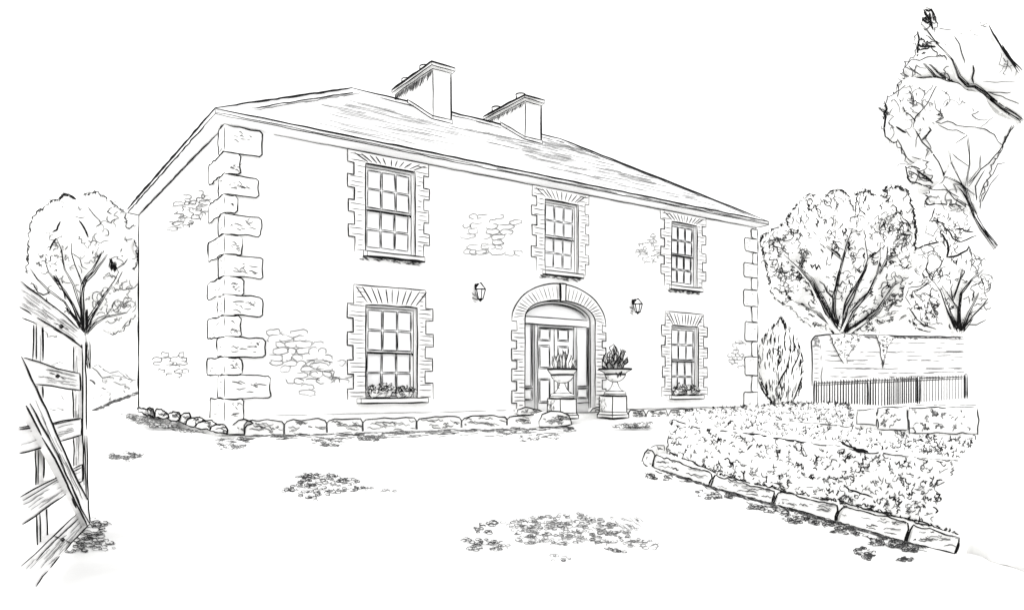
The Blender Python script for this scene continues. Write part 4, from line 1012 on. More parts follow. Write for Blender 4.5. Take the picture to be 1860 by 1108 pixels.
# ------------------------------------------------------------------ crowns
class Crown:
    """a leafy mass round a traced outline, as deep as it is wide, with pen strokes lying on its near side"""
    def __init__(s, poly, Y, depth, centre=None, m='leaf', nr=9):
        s.poly = [V(p) for p in poly]; s.Y = Y; s.R = depth
        s.c = V(centre) if centre else sum(s.poly, V((0, 0))) / len(s.poly)
        s.mb = MB(); mb = s.mb; sl = mb.slot(m)
        ring = resample(s.poly + [s.poly[0]], 7)[:-1]; n = len(ring)
        lv = [math.sin(math.pi / 2 * i / nr) for i in range(nr, 0, -1)]
        for side in (-1, 1):
            k = len(mb.v)
            for sv in lv:
                for p in ring:
                    q = s.c + (p - s.c) * sv; mb.v.append(tuple(s.at(q.x, q.y, side * s.R * math.sqrt(max(0, 1 - sv * sv)), True)))
            mb.v.append(tuple(s.at(s.c.x, s.c.y, side * s.R, True))); e = len(mb.v) - 1
            for i in range(len(lv) - 1):
                for j in range(n):
                    r = (j + 1) % n; f = (k + i * n + j, k + i * n + r, k + (i + 1) * n + r, k + (i + 1) * n + j)
                    mb.f.append(f if side < 0 else f[::-1]); mb.m.append(sl)
            o = k + (len(lv) - 1) * n
            for j in range(n): mb.f.append((o + j, o + (j + 1) % n, e)); mb.m.append(sl)
        s.pr = drape(mb.bvh()); s.fl = PY(Y - .02)
    def at(s, px, py, dy, nz=False):
        p = PY(s.Y)(px, py)
        if nz: dy += noise.noise(V((px * .03, py * .03, 0))) * s.R * .25 * (1 if dy < 0 else -1)
        return V((p.x, p.y + dy, p.z))
    def P(s, px, py):
        p = s.pr(px, py); return p if p else s.fl(px, py)
    def line(s, pts, w=2, m='ink', amp=1.2, gaps=0, step=5, endw=None): draw(s.mb, pts, s.P, w, m, amp, step, gaps, endw=endw)
    def edge(s, pts, w, m='ink', n=40, sz=5):
        """a scribbled leafy outline"""
        q = resample([V(p) for p in pts], 4.5); out = []
        for i, p in enumerate(q):
            a = i * 1.9 + random.uniform(-.5, .5); r = random.uniform(1.2, 3.4); out.append((p.x + r * math.cos(a), p.y + r * math.sin(a)))
        draw(s.mb, out, s.P, w, m, .4, 3, gaps=.02)
        for _ in range(n):
            x, y = on([(p.x, p.y) for p in q], random.random()); draw(s.mb, squig(x, y, random.uniform(sz * .4, sz)), s.P, w * random.uniform(.5, 1), random.choice((m, 'mid')), .5, 3)
    def rnd(s, n, s0, s1, mats, w0, w1, poly=None): 
        pl = poly or [(s.c.x + (p.x - s.c.x) * .93, s.c.y + (p.y - s.c.y) * .93) for p in s.poly]
        for _ in range(n):
            x, y = rand_in(pl); draw(s.mb, squig(x, y, random.uniform(s0, s1)), s.P, random.uniform(w0, w1), random.choice(mats), .6, 3)
    def wan(s, n, k0, k1, st, mats, w0, w1, poly=None):
        pl = poly or [(s.c.x + (p.x - s.c.x) * .9, s.c.y + (p.y - s.c.y) * .9) for p in s.poly]
        for _ in range(n):
            x, y = rand_in(pl); draw(s.mb, wander(x, y, random.randint(k0, k1), st), s.P, random.uniform(w0, w1), random.choice(mats), .4, 2.5)
    def fan(s, n, base, l0, l1, mats, w0, w1, poly=None):
        """angular flicks that follow the spread of the boughs"""
        pl = poly or [(s.c.x + (p.x - s.c.x) * .92, s.c.y + (p.y - s.c.y) * .92) for p in s.poly]
        for _ in range(n):
            x, y = rand_in(pl); d = V((x - base[0], y - base[1])).normalized(); a = random.gauss(0, .45); d = V((d.x * math.cos(a) - d.y * math.sin(a), d.x * math.sin(a) + d.y * math.cos(a))); t = V((-d.y, d.x)); l = random.uniform(l0, l1)
            q = [(x + d.x * l * u + t.x * v, y + d.y * l * u + t.y * v) for u, v in zip((0, .3, .5, .75, 1), [random.uniform(-2.6, 2.6) for _ in range(5)])]
            draw(s.mb, q, s.P, random.uniform(w0, w1), random.choice(mats), .6, 3)
    def edge_leaves(s, n, sz):
        q = s.poly + [s.poly[0]]
        for _ in range(n):
            x, y = on([(p.x, p.y) for p in q], random.random()); p = s.at(x + random.uniform(-5, 3), y + random.uniform(-4, 4), random.uniform(-.3, .3) * s.R)
            leaves(s.mb, [p], 1, .02, sz)
def limb(mb, pts, pr, w0, w1, ns=3, m='ink', white=True):
    """one bough: a pale core with bundles of dark strokes down its bark"""
    q = [V(p) for p in pts]; q = resample(q, 7); n = len(q)
    P = [pr(p.x, p.y) for p in q]
    if any(p is None for p in P): return
    if white: mb.tube([p + V((0, .02, 0)) for p in P], [max(.3, (w0 + (w1 - w0) * i / (n - 1)) * .42) * P[i].y / F for i in range(n)], 'bark', 6)
    for k in range(ns):
        off = (k / (ns - 1) - .5) if ns > 1 else 0; e = 1 if k < 2 or ns < 3 else random.uniform(.5, .9); mx = max(2, int(n * e)); out = []
        wob = smooth_rand(n, .22, 4)
        for i in range(mx):
            x = i / (n - 1); w = w0 + (w1 - w0) * x
            a = q[max(0, i - 1)]; b = q[min(n - 1, i + 1)]; t = (b - a).normalized(); nn = V((-t.y, t.x)); p = q[i] + nn * (off + wob[i]) * w; out.append((p.x, p.y))
        draw(mb, out, lambda x_, y_: (lambda h: h - V((0, .03 + .36 * w0 * h.y / F, 0)))(pr(x_, y_)), max(1.2, w0 / ns * 1.05), m, .7, 5, endw=max(.35, min(1, w1 / w0 + .15)))

# left tree
def tree(name, label, loc, crown, trunk_fn):
    t = thing(name, label, 'tree', loc)
    tr = MB(); trunk_fn(tr); tr.build('trunk', t, loc); crown.mb.build('crown', t, loc); return t
YL = 25
lt = [(49, 494), (51, 452), (56, 404), (65, 387), (81, 378), (89, 366), (108, 363), (117, 353), (138, 362), (152, 354), (173, 349), (195, 362), (208, 373), (227, 387), (230, 416), (246, 410), (250, 446), (251, 492), (247, 540), (245, 573), (232, 597), (210, 604), (192, 603), (165, 600), (150, 608), (120, 600), (90, 613), (60, 600), (44, 570), (40, 530)]
c = Crown(lt, YL, 1.8, (150, 478)); FLc = PY(YL - 1.95)
c.edge(lt[:6], 1.9, 'mid', 16, 4); c.edge(lt[5:9], 2.0, 'ink', 22, 5); c.line([(108, 364), (117, 353), (124, 354), (136, 362)], 3, 'ink', 1.5); c.edge(lt[9:14], 1.8, 'mid', 18, 5); c.edge([(227, 387), (230, 416), (246, 410)], 1.8, 'mid', 5); c.edge([(225, 430), (230, 438), (240, 433)], 1.4, 'pencil', 2)
c.edge([(243, 436), (248, 450), (249, 475), (241, 492)], 1.8, 'ink', 10, 4); c.edge([(245, 573), (232, 588), (219, 602), (205, 607), (195, 604), (190, 598)], 1.7, 'mid', 8, 4); c.edge([(76, 596), (90, 612), (105, 610), (112, 602)], 1.4, 'pencil', 5, 4)
for q, w_ in (([(109, 402), (105, 412), (104, 418), (96, 422)], 2.6), ([(144, 401), (152, 412), (156, 420), (160, 431)], 3.0), ([(102, 434), (95, 445), (90, 455)], 3), ([(160, 377), (170, 390), (180, 402), (183, 407), (175, 412)], 1.6), ([(135, 392), (145, 396), (155, 394)], 1.4), ([(200, 380), (196, 385), (203, 389)], 2), ([(205, 381), (207, 376), (198, 380)], 1.8),
              ([(221, 453), (219, 458)], 2.6), ([(222, 464), (223, 466)], 4), ([(123, 448), (119, 454)], 2.8), ([(61, 515), (68, 530), (78, 536), (88, 532), (90, 528)], 2.4), ([(232, 470), (225, 480), (215, 486), (208, 490)], 1.4), ([(222, 493), (213, 512), (205, 520)], 1.4), ([(120, 560), (125, 570), (130, 565)], 1.8), ([(216, 604), (226, 590), (233, 583)], 1.5)):
    c.line(q, w_, 'ink' if w_ > 1.7 else 'mid', 1)
c.wan(40, 5, 12, 3, ('mid', 'pencil', 'pencil'), 1.0, 1.5); c.rnd(22, 3, 8, ('mid', 'pencil'), 1.2, 1.8, [(70, 440), (115, 440), (120, 480), (90, 500), (70, 480)]); c.wan(26, 5, 12, 3, ('mid', 'pencil', 'pencil'), 1.1, 1.5, [(175, 500), (240, 500), (240, 560), (180, 560)])
for k in range(34):
    x = random.gauss(205, 4); y = 466 + abs(x - 195) * 1.1 + random.gauss(0, 3); c.line([(x, y), (x + random.uniform(-3, 3), y + random.uniform(5, 12))], 1.8, 'ink', .8)
for k in range(16): x, y = random.gauss(178, 4), random.gauss(458, 4); c.line([(x, y), (x - random.uniform(-2, 6), y + random.uniform(3, 9))], 1.3, 'mid', .8)
c.edge_leaves(260, .07)
cc = c
def tl_(mb):
    pr = FLc
    P = PY(YL - 1.2)
    mb.tube([P(157, 748), P(156, 640), P(154, 600)], [.09, .07, .09], 'bark', 8)
    limb(mb, [(164, 670), (162, 655), (161, 628), (157, 602)], pr, 6, 9, 5); mb.tube([P(159, 748), P(159, 640), P(156, 600)], [.06, .06, .08], 'bark', 8)
    for q, w0, w1, n in (([(155, 602), (152, 560), (151, 535), (153, 518), (147, 500), (139, 480), (134, 462), (133, 443)], 7, 2, 4), ([(152, 522), (158, 505), (170, 493), (180, 475), (187, 461)], 6, 3, 3), ([(157, 512), (172, 497), (190, 472), (196, 463)], 3, 1.5, 2),
                        ([(154, 604), (148, 585), (135, 555), (120, 530), (105, 512), (93, 497), (87, 480), (85, 466)], 6, 2, 4), ([(150, 594), (130, 568), (118, 548), (90, 528), (70, 508), (57, 489)], 3, 1.4, 2), ([(152, 590), (148, 560), (135, 518), (119, 490), (113, 455), (105, 435)], 3, 1.3, 2),
                        ([(158, 605), (166, 580), (178, 560), (192, 536), (210, 512), (219, 494)], 7, 2, 4), ([(158, 606), (175, 588), (195, 576), (215, 572), (232, 568), (240, 558)], 4, 1.5, 3), ([(152, 600), (140, 580), (128, 565), (120, 558)], 5, 2, 3), ([(165, 590), (180, 577), (195, 572), (205, 560), (206, 556)], 2.4, 1.2, 2), ([(100, 500), (112, 520), (118, 535), (120, 545)], 5, 3, 3), ([(133, 460), (146, 470), (150, 485), (160, 490)], 1.8, 1, 1)):
        limb(mb, q, pr, w0, w1, n)
    for k in range(30):
        x = random.uniform(149, 160); y = random.uniform(560, 610); draw(mb, [(x, y), (x + (x - 154) * -.4, y + 26)], pr, 2, 'ink', .8, 5)
tree('garden_tree', 'slender-trunked tree with a rounded open crown behind the gate, left of the house', PY(YL - 1.2)(157, 741), c, tl_)

# bank behind the gate, on the left
bn = MB(); bY = 27
top = [(20, 668), (60, 655), (100, 664), (125, 656), (160, 664), (185, 668), (200, 682), (235, 689), (262, 690)]
fr_ = [PY(bY)(x, y) for x, y in top]; ba = [p + V((-1.5, 7, 0)) for p in fr_]; lo_ = [P2(x, y, 0) for x, y in ((-40, 770), (20, 768), (60, 764), (100, 760), (155, 755), (185, 745), (210, 735), (240, 727), (262, 722))]
lo_ = [PY(bY - 1.6)(x, y) for x, y in ((-40, 768), (20, 764), (60, 760), (100, 757), (155, 752), (185, 742), (210, 733), (240, 721), (262, 714))]
rows = [[V((p.x, p.y + .3, -.3)) for p in lo_], lo_, [a.lerp(b, .5) + V((0, 0, .1)) for a, b in zip(lo_, fr_)], fr_, ba, [V((p.x, p.y + 3, -.1)) for p in ba]]
grid(bn, rows, 'paper_ground', .01); pb = drape(bn.bvh()); fbk = PY(bY - .2)
def bdraw(q, w_, m_, a=1.2, g_=0): draw(bn, q, pb, w_, m_, a, 5, g_, fall=fbk)
for _ in range(190):
    x, y = on([(158, 752), (170, 745), (182, 740), (200, 731), (225, 722), (248, 714)], random.random()); y += random.uniform(-2, 2.5); bdraw([(x, y), (x + random.uniform(4, 10), y - random.uniform(0, 4))], 1.5, random.choice(('pencil', 'mid', 'pencil')), 1)
bdraw([(162, 664), (175, 673), (186, 686), (205, 682), (222, 686), (240, 689)], 1.6, 'pencil'); bdraw([(162, 667), (180, 664), (190, 672), (200, 678), (215, 676), (232, 688), (250, 690)], 1.4, 'pencil', 2); bdraw([(205, 693), (218, 698), (230, 698)], 1.6, 'pencil')
bdraw([(225, 677), (238, 687), (242, 690), (236, 696)], 1.4, 'faint'); bdraw([(160, 689), (168, 692), (174, 699)], 1.8, 'mid'); bdraw([(183, 705), (192, 707)], 1.6, 'mid'); bdraw([(95, 663), (108, 658), (118, 660), (130, 664)], 1.3, 'pencil'); bdraw([(78, 658), (95, 662), (102, 664)], 1.3, 'faint')
for q in ([(88, 742), (105, 746), (124, 744), (124, 738)], [(95, 752), (108, 760), (122, 758)], [(110, 718), (120, 735), (124, 744)], [(88, 722), (96, 718)], [(88, 735), (100, 730)], [(100, 742), (115, 743)], [(180, 720), (187, 717)], [(196, 728), (202, 722)]): bdraw(q, 1.5, 'pencil')
scr = [(165, 670), (240, 692), (245, 712), (170, 740)]
for _ in range(12): x, y = rand_in(scr); draw(bn, squig(x, y, 4), pb, 1.3, 'faint', .5, 3)
tag(bn.build('bank'), kind='structure')

# ------------------------------------------------------------------ far wall, ivy, railings
YW = 27.5; gw = MB(); pw = PY(YW); pwi = PY(YW - .02)
wo_ = [(1475, 735), (1475, 640), (1474, 618), (1480, 610), (1500, 608), (1560, 607), (1620, 609), (1700, 611), (1757, 612), (1757, 735)]
gw.prism([V((pw(*p).x, YW, max(.1, pw(*p).z))) for p in wo_], V((0, .5, 0)), 'brick')
draw(gw, [(1475, 700), (1475, 640), (1474, 620), (1479, 611), (1484, 609)], pwi, 2.2, 'mid', .9); draw(gw, [(1474, 617), (1482, 610), (1500, 608), (1530, 607), (1560, 607)], pwi, 2.2, 'ink', 1.1)
draw(gw, [(1560, 608), (1600, 609), (1650, 610), (1700, 611), (1750, 612)], pwi, 2.2, 'mid', .9); draw(gw, [(1570, 612), (1620, 613), (1740, 614)], pwi, 1.8, 'pencil', 1.3, gaps=.06)
draw(gw, [(1489, 612), (1491, 640), (1494, 665), (1492, 695)], pwi, 1.5, 'pencil', 1.4, 5, gaps=.1); draw(gw, [(1479, 618), (1486, 611)], pwi, 1.5, 'pencil')
for _ in range(70): x = random.uniform(1570, 1740); draw(gw, [(x, 611), (x + random.uniform(4, 9), 612 + random.uniform(0, 4))], pwi, 1.3, random.choice(('pencil', 'mid')), .6, 3)
for _ in range(105):
    y = 616 + 7.6 * random.randint(0, 9) + random.uniform(-1.2, 1.2); x = random.uniform(1495, 1735)
    if noise.noise(V((x * .02, y * .05, 4))) < -.18: continue
    l = random.uniform(8, 36); draw(gw, [(x, y), (x + l * .5, y + random.uniform(-.8, .8)), (min(x + l, 1752), y)], pwi, 1.3, random.choice(('faint', 'faint', 'pencil')), .6, 6)
for k in range(9): y = 618 + k * 8.5; draw(gw, [(1478, y), (1488, y + random.uniform(-1, 1))], pwi, 1.2, 'faint', .5)
for _ in range(30): x, y = random.uniform(1477, 1489), random.uniform(612, 630); draw(gw, squig(x, y, 2.5), pwi, 1.1, 'faint', .4, 2)
L0 = V((pw(1615, 700).x, YW, .26))
tag(gw.build('garden_wall', None, L0), 'tall garden wall of thin brick courses behind the railings, with a squared left end', 'wall')
def ivy(poly, label, n, tail):
    c_ = Crown(poly, YW - .06, .09); 
    for _ in range(n): x, y = rand_in(poly); draw(c_.mb, squig(x, y, random.uniform(2, 5)), c_.P, 1.3, random.choice(('pencil', 'mid', 'pencil')), .6, 2.5)
    q = poly + [poly[0]]
    draw(c_.mb, q[tail[0]:tail[1]], c_.P, 1.8, 'mid', 1.2, 4, gaps=.05); draw(c_.mb, q[tail[1] - 1:], c_.P, 1.4, 'pencil', 1.3, 4, gaps=.06)
    b = pw(*poly[0]); o = c_.mb.build('wall_ivy', None, V((b.x, YW - .1, b.z)))
    tag(o, label, 'ivy', 'ivy hanging over the garden wall')
ivy([(1508, 608), (1512, 622), (1519, 636), (1526, 650), (1533, 660), (1538, 660), (1538, 650), (1550, 632), (1561, 622), (1563, 612), (1555, 607), (1530, 606)], 'larger tapering ivy hanging from the wall top under the round tree', 40, (0, 6))
ivy([(1592, 609), (1597, 625), (1600, 645), (1604, 668), (1607, 650), (1611, 635), (1618, 622), (1624, 612), (1610, 608)], 'narrow trailing ivy, right of the larger one on the wall', 26, (0, 5))

fx = lambda x: 25 + (x - 1478) / 277 * 1.6
ymid = CZ; fence = None
pa, pc = V((PY(25)(1478, 0).x, 25, 0)), V((PY(26.6)(1755, 0).x, 26.6, 0)); fn = V(((pc - pa).y, -(pc - pa).x, 0)).normalized(); PFc = plane(pa, fn)
L0 = PFc(1478, 735); L0.z = .26
rail_ = thing('railings', 'run of low dark pointed railings in front of the garden wall', 'railings', L0)
x = 1481; i = 0
xs_p = []
while x < 1752: xs_p.append(x); x += random.uniform(3.6, 4.6) if x > 1610 and x < 1662 else random.uniform(4.4, 5.8)
def yb_f(x): return 733 + (x - 1478) * .04 if x < 1600 else 737.5 - (x - 1600) * .088
def yr_f(x): return 700 - (x - 1478) * .045
for x in xs_p:
    m = MB(); yb1 = yb_f(x) - 1; yt1 = yr_f(x) - 8 + random.uniform(-1.5, 1); dark = x < 1665
    a, b, c_ = PFc(x, yb1), PFc(x, yr_f(x)), PFc(x, yt1)
    w = .5 * random.uniform(1.7, 3.1) if dark else .5 * random.uniform(1.1, 1.7)
    mt = random.choice(('ink', 'ink', 'mid')) if dark else random.choice(('mid', 'pencil'))
    k = a.y / F
    m.tube([a, b, PFc(x + .3, yt1 + 3), c_], [w * k, w * k * .9, w * k * .8, .3 * k], mt, 4)
    if random.random() < .7: m.tube([PFc(x + 2.2, yr_f(x) - 1), PFc(x + 2.3, yt1 + 3), c_], [.5 * k, .5 * k, .3 * k], mt, 4)
    m.build('picket', rail_, L0)
for y_o, w_, mt in ((0, 1.6, 'mid'), (-4, 1.6, 'mid')):
    m = MB(); d = [(x, yr_f(x) + y_o) for x in range(1478, 1757, 12)]; draw(m, d, lambda a, b: PFc(a, b) - fn * -.02, w_, mt, .5, 6); m.build('rail', rail_, L0)
for x in (1479.5, 1577, 1667, 1753):
    m = MB(); a, b = PFc(x, yb_f(x) + (2 if x < 1700 else 0)), PFc(x, yr_f(x) - (8 if x != 1577 else 4)); hwid = 2.3 * a.y / F
    fd = (pc - pa).normalized(); m.prism([a - fd * hwid + fn * .03, a + fd * hwid + fn * .03, b + fd * hwid + fn * .03, b - fd * hwid + fn * .03], -fn * .07, 'paint')
    for sg in (-1, 1): d3(m, [a + fd * hwid * sg + fn * .035, b + fd * hwid * sg + fn * .035], 2.3, 'ink', .4)
    d3(m, [b - fd * hwid + fn * .035, b + fd * hwid + fn * .035], 2, 'ink', .3); m.build('post', rail_, L0)

# conifer beside the house
YC = 24.6
cp_ = [(1419, 576), (1428, 592), (1440, 603), (1450, 620), (1456, 645), (1457, 670), (1458, 690), (1450, 712), (1440, 728), (1428, 736), (1412, 738), (1398, 730), (1384, 708), (1377, 685), (1377, 655), (1379, 630), (1388, 610), (1400, 597), (1410, 590)]
c = Crown(cp_, YC, .7, (1417, 665))
def bush_stroke(x, y, l, w, m='ink'):
    lean = (x - 1417) / 40 * ((y - 650) / 90); ox = -lean * l * .5
    c.line([(x - ox * .5, y - l / 2), (x + random.uniform(-1.5, 1.5), y), (x + ox * .5 + random.uniform(-1.5, 1.5), y + l / 2)], w, m, .8, 0, 4)
for _ in range(80): x, y = rand_in(cp_); bush_stroke(x, y, random.uniform(5, 18), random.uniform(1.0, 1.8), random.choice(('ink', 'mid')))
for _ in range(20): x, y = rand_in([(1385, 615), (1450, 615), (1455, 660), (1380, 660)]); bush_stroke(x, y, random.uniform(8, 20), random.uniform(1.5, 2.6))
for _ in range(32): x, y = rand_in([(1384, 700), (1400, 690), (1440, 700), (1450, 705), (1430, 736), (1405, 736)]); bush_stroke(x, y, random.uniform(8, 20), random.uniform(1.2, 2.2))
for q, w in (([(1378, 690), (1388, 712), (1400, 728), (1408, 736)], 3), ([(1379, 684), (1392, 710), (1404, 732)], 2.2), ([(1457, 684), (1450, 706), (1444, 718)], 2.6), ([(1419, 576), (1425, 590), (1427, 600)], 3.2), ([(1419, 576), (1411, 588), (1402, 598)], 2.2), ([(1455, 640), (1458, 656), (1453, 660)], 2.4),
             ([(1437, 680), (1440, 668), (1448, 655), (1453, 640)], 2.6), ([(1413, 700), (1420, 685), (1428, 670), (1430, 663)], 2.6), ([(1404, 632), (1418, 638), (1419, 655), (1413, 665)], 1.8), ([(1428, 600), (1424, 615), (1426, 622)], 2), ([(1442, 608), (1440, 620), (1444, 630), (1438, 640)], 2.4)): c.line(q, w, 'ink', .9)
q = cp_ + [cp_[0]]
for _ in range(80): x, y = on(q, random.random()); bush_stroke(x + random.uniform(-2, 2), y, random.uniform(5, 13), random.uniform(1.4, 2.4))
c.edge_leaves(90, .05)
L0 = PY(YC)(1417, 738)
t = thing('conifer', 'small egg-shaped conifer standing at the right end of the house', 'conifer', L0); c.mb.build('crown', t, L0)
m = MB(); m.tube([PY(YC)(1417, 742), PY(YC)(1417, 690)], [.12, .07], 'bark', 8); m.build('trunk', t, L0)

# round tree above the wall
YR = 35
rt_ = [(1394, 493), (1381, 436), (1395, 421), (1415, 414), (1425, 404), (1438, 386), (1449, 371), (1467, 355), (1484, 355), (1501, 357), (1513, 347), (1530, 346), (1543, 360), (1551, 355), (1574, 346), (1591, 358), (1605, 349), (1611, 341), (1631, 340), (1649, 349), (1656, 375), (1660, 395), (1664, 421), (1661, 450), (1662, 476), (1656, 528), (1640, 575), (1600, 600), (1568, 606), (1522, 606), (1480, 600), (1452, 583), (1423, 552), (1403, 534)]
c = Crown(rt_, YR, 3.2, (1525, 480)); FR = lambda x, y: (c_r.pr(x, y) or c_r.fl(x, y)) - V((0, .05, 0))
c_r = c
c.edge(rt_[0:4], 1.9, 'ink', 30, 7); c.edge(rt_[3:7], 2.3, 'ink', 20, 6); c.edge(rt_[6:9], 2, 'mid', 10, 6); c.edge(rt_[9:13], 3, 'ink', 12, 5); c.edge([(1543, 363), (1548, 376), (1553, 390)], 2, 'mid', 5); c.edge(rt_[13:16], 2.2, 'ink', 12, 6)
c.edge(rt_[16:20], 2.9, 'ink', 22, 6); c.edge(rt_[19:25], 2.7, 'ink', 34, 6); c.edge([(1394, 493), (1400, 520), (1403, 534), (1410, 545), (1424, 552)], 2.4, 'ink', 10, 5); c.edge([(1424, 552), (1440, 562), (1450, 575), (1462, 586), (1490, 590), (1505, 600)], 1.4, 'pencil', 12, 5)
c.edge([(1660, 450), (1668, 452), (1680, 445), (1692, 440)], 2.6, 'ink', 8, 4)
c.wan(60, 5, 13, 3.6, ('ink', 'mid', 'mid'), 1.0, 1.5); c.fan(190, (1526, 604), 7, 19, ('ink', 'mid', 'mid'), 1.1, 1.8); c.fan(34, (1526, 604), 8, 18, ('ink',), 2.0, 3.0); c.rnd(30, 5, 12, ('ink', 'mid'), 1.2, 1.9); c.rnd(22, 6, 12, ('ink',), 1.8, 2.6); c.wan(26, 5, 10, 3.4, ('ink', 'mid'), 1.0, 1.5, [(1386, 440), (1450, 395), (1470, 470), (1450, 540), (1400, 510)]); c.wan(22, 5, 12, 3.4, ('ink', 'mid'), 1.0, 1.5, [(1600, 370), (1655, 375), (1660, 480), (1610, 510)])
c.rnd(40, 3, 8, ('mid', 'ink'), 1.1, 1.7, [(1386, 440), (1450, 400), (1460, 470), (1450, 520), (1400, 500)]); c.rnd(34, 3, 9, ('mid', 'ink'), 1.1, 1.7, [(1610, 385), (1655, 380), (1658, 470), (1610, 500)]); c.rnd(45, 3, 8, ('mid', 'pencil'), 1.2, 1.8, [(1570, 560), (1640, 520), (1650, 560), (1600, 600), (1565, 600)])
for cx, cy, rx, ry, n in ((1493, 395, 7, 6, 16), (1585, 408, 10, 6, 18), (1549, 478, 3, 10, 12), (1414, 478, 3, 9, 10), (1455, 430, 4, 18, 16), (1447, 520, 4, 12, 14), (1662, 425, 4, 10, 12), (1512, 410, 6, 8, 12), (1640, 490, 18, 7, 18), (1535, 515, 8, 14, 22), (1610, 345, 5, 5, 14), (1470, 365, 9, 5, 12), (1572, 352, 4, 8, 12), (1404, 425, 10, 6, 18), (1559, 385, 5, 22, 20), (1525, 425, 9, 4, 8)):
    for _ in range(int(n * .6)):
        x, y = random.gauss(cx, rx * .55), random.gauss(cy, ry * .55); c.line([(x, y), (x + random.uniform(-4, 4), y + random.uniform(-7, 7))], random.uniform(1.3, 2.4), 'ink', .8)
c.edge_leaves(520, .10)
def tr_(mb):
    P = PY(YR); b = P(1527, 640)
    mb.tube([V((b.x, b.y, .2)), P(1526, 604), P(1524, 590)], [.35, .3, .3], 'bark', 9)
    for q, w0, w1, n in (([(1524, 604), (1512, 592), (1496, 566), (1482, 534), (1470, 510), (1450, 488), (1430, 470), (1421, 462)], 15, 4, 7), ([(1520, 602), (1500, 585), (1478, 565), (1458, 555), (1441, 548)], 8, 2.5, 4), ([(1519, 596), (1513, 570), (1513, 540), (1522, 495), (1528, 473), (1536, 444), (1545, 421), (1562, 424)], 7, 2, 4),
                        ([(1523, 596), (1534, 557), (1549, 528), (1568, 493), (1574, 470), (1569, 436)], 9, 3, 4), ([(1528, 600), (1545, 566), (1574, 534), (1591, 499), (1597, 470), (1597, 442)], 9, 2, 5), ([(1538, 606), (1568, 583), (1591, 566), (1606, 540), (1622, 520), (1637, 510)], 11, 2, 5),
                        ([(1527, 473), (1514, 460), (1499, 447)], 3, 1.6, 2), ([(1450, 488), (1456, 478), (1458, 462)], 3, 1.5, 2), ([(1594, 499), (1608, 474), (1611, 448)], 4, 1.6, 3), ([(1608, 474), (1622, 466), (1630, 462)], 3, 1.5, 2), ([(1574, 470), (1590, 462), (1600, 450)], 2, 1, 1), ([(1513, 545), (1500, 530), (1495, 518), (1486, 512)], 3, 1.5, 2), ([(1510, 585), (1503, 560), (1490, 545)], 4, 1.5, 3)):
        limb(mb, q, FR, w0, w1, n)
    for k in range(50):
        x = random.uniform(1505, 1545); y = random.uniform(570, 598); draw(mb, [(x, y), (x + (1527 - x) * .45, y + 14)], FR, 2.2, 'ink', .8, 5)
    draw(mb, [(1516, 600), (1522, 606), (1535, 607), (1548, 606)], FR, 3, 'ink', 1)
tree('broad_tree', 'large round-crowned tree with fanning dark boughs above the garden wall', V((PY(YR)(1526, 700).x, YR, .26)), c, tr_)

# smaller tree to its right
YS = 30
st_ = [(1652, 590), (1645, 560), (1650, 528), (1658, 500), (1668, 460), (1680, 435), (1690, 408), (1697, 385), (1718, 380), (1745, 395), (1766, 415), (1778, 440), (1790, 470), (1802, 500), (1803, 545), (1795, 575), (1775, 590), (1745, 606), (1700, 602), (1670, 602)]
c = Crown(st_, YS, 1.3, (1728, 500)); c_s = c; FS = lambda x, y: (c_s.pr(x, y) or c_s.fl(x, y)) - V((0, .05, 0))
for q, w, m_ in (([(1698, 378), (1695, 393), (1688, 402), (1700, 402), (1716, 408)], 2.2, 'ink'), ([(1678, 352), (1686, 362), (1680, 370), (1690, 374)], 2.4, 'ink'), ([(1710, 405), (1722, 418), (1730, 432), (1744, 440), (1757, 436), (1774, 429)], 2.4, 'ink'), ([(1668, 452), (1690, 443), (1705, 440)], 3, 'ink'),
                 ([(1710, 425), (1720, 440), (1722, 455), (1720, 466), (1740, 464), (1755, 456), (1760, 448)], 3.2, 'ink'), ([(1686, 508), (1672, 520), (1650, 524), (1646, 540), (1655, 555)], 1.8, 'mid'), ([(1656, 590), (1652, 582), (1660, 586), (1664, 598), (1690, 602)], 3, 'ink'), ([(1652, 560), (1665, 580), (1680, 592), (1700, 598)], 2.2, 'ink'),
                 ([(1655, 545), (1658, 530), (1672, 526), (1690, 512)], 2, 'ink'), ([(1760, 445), (1765, 470), (1762, 495)], 1.5, 'mid'), ([(1686, 465), (1682, 490), (1690, 508), (1698, 495), (1710, 480), (1716, 468)], 1.7, 'mid'), ([(1702, 505), (1712, 500), (1725, 498)], 1.6, 'mid'), ([(1755, 588), (1775, 590), (1790, 580)], 2, 'ink'), ([(1735, 417), (1748, 415), (1752, 420), (1770, 423)], 3, 'ink'),
                 ([(1730, 430), (1740, 432), (1750, 430)], 2, 'ink'), ([(1685, 410), (1682, 425), (1695, 430), (1705, 412)], 1.4, 'mid')): c.line(q, w, m_, 1.5, 0, 4)
c.wan(34, 5, 13, 3.6, ('ink', 'mid', 'mid'), 1.0, 1.5); c.fan(70, (1737, 604), 7, 17, ('ink', 'mid', 'mid'), 1.1, 1.7); c.rnd(20, 4, 9, ('ink', 'mid', 'mid'), 1.2, 1.9); c.rnd(26, 3, 8, ('ink', 'mid'), 1.4, 2.2, [(1650, 530), (1700, 530), (1710, 595), (1660, 595)]); c.rnd(26, 3, 8, ('mid', 'pencil'), 1.3, 1.9, [(1690, 385), (1760, 400), (1770, 440), (1700, 440)])
c.edge_leaves(240, .09)
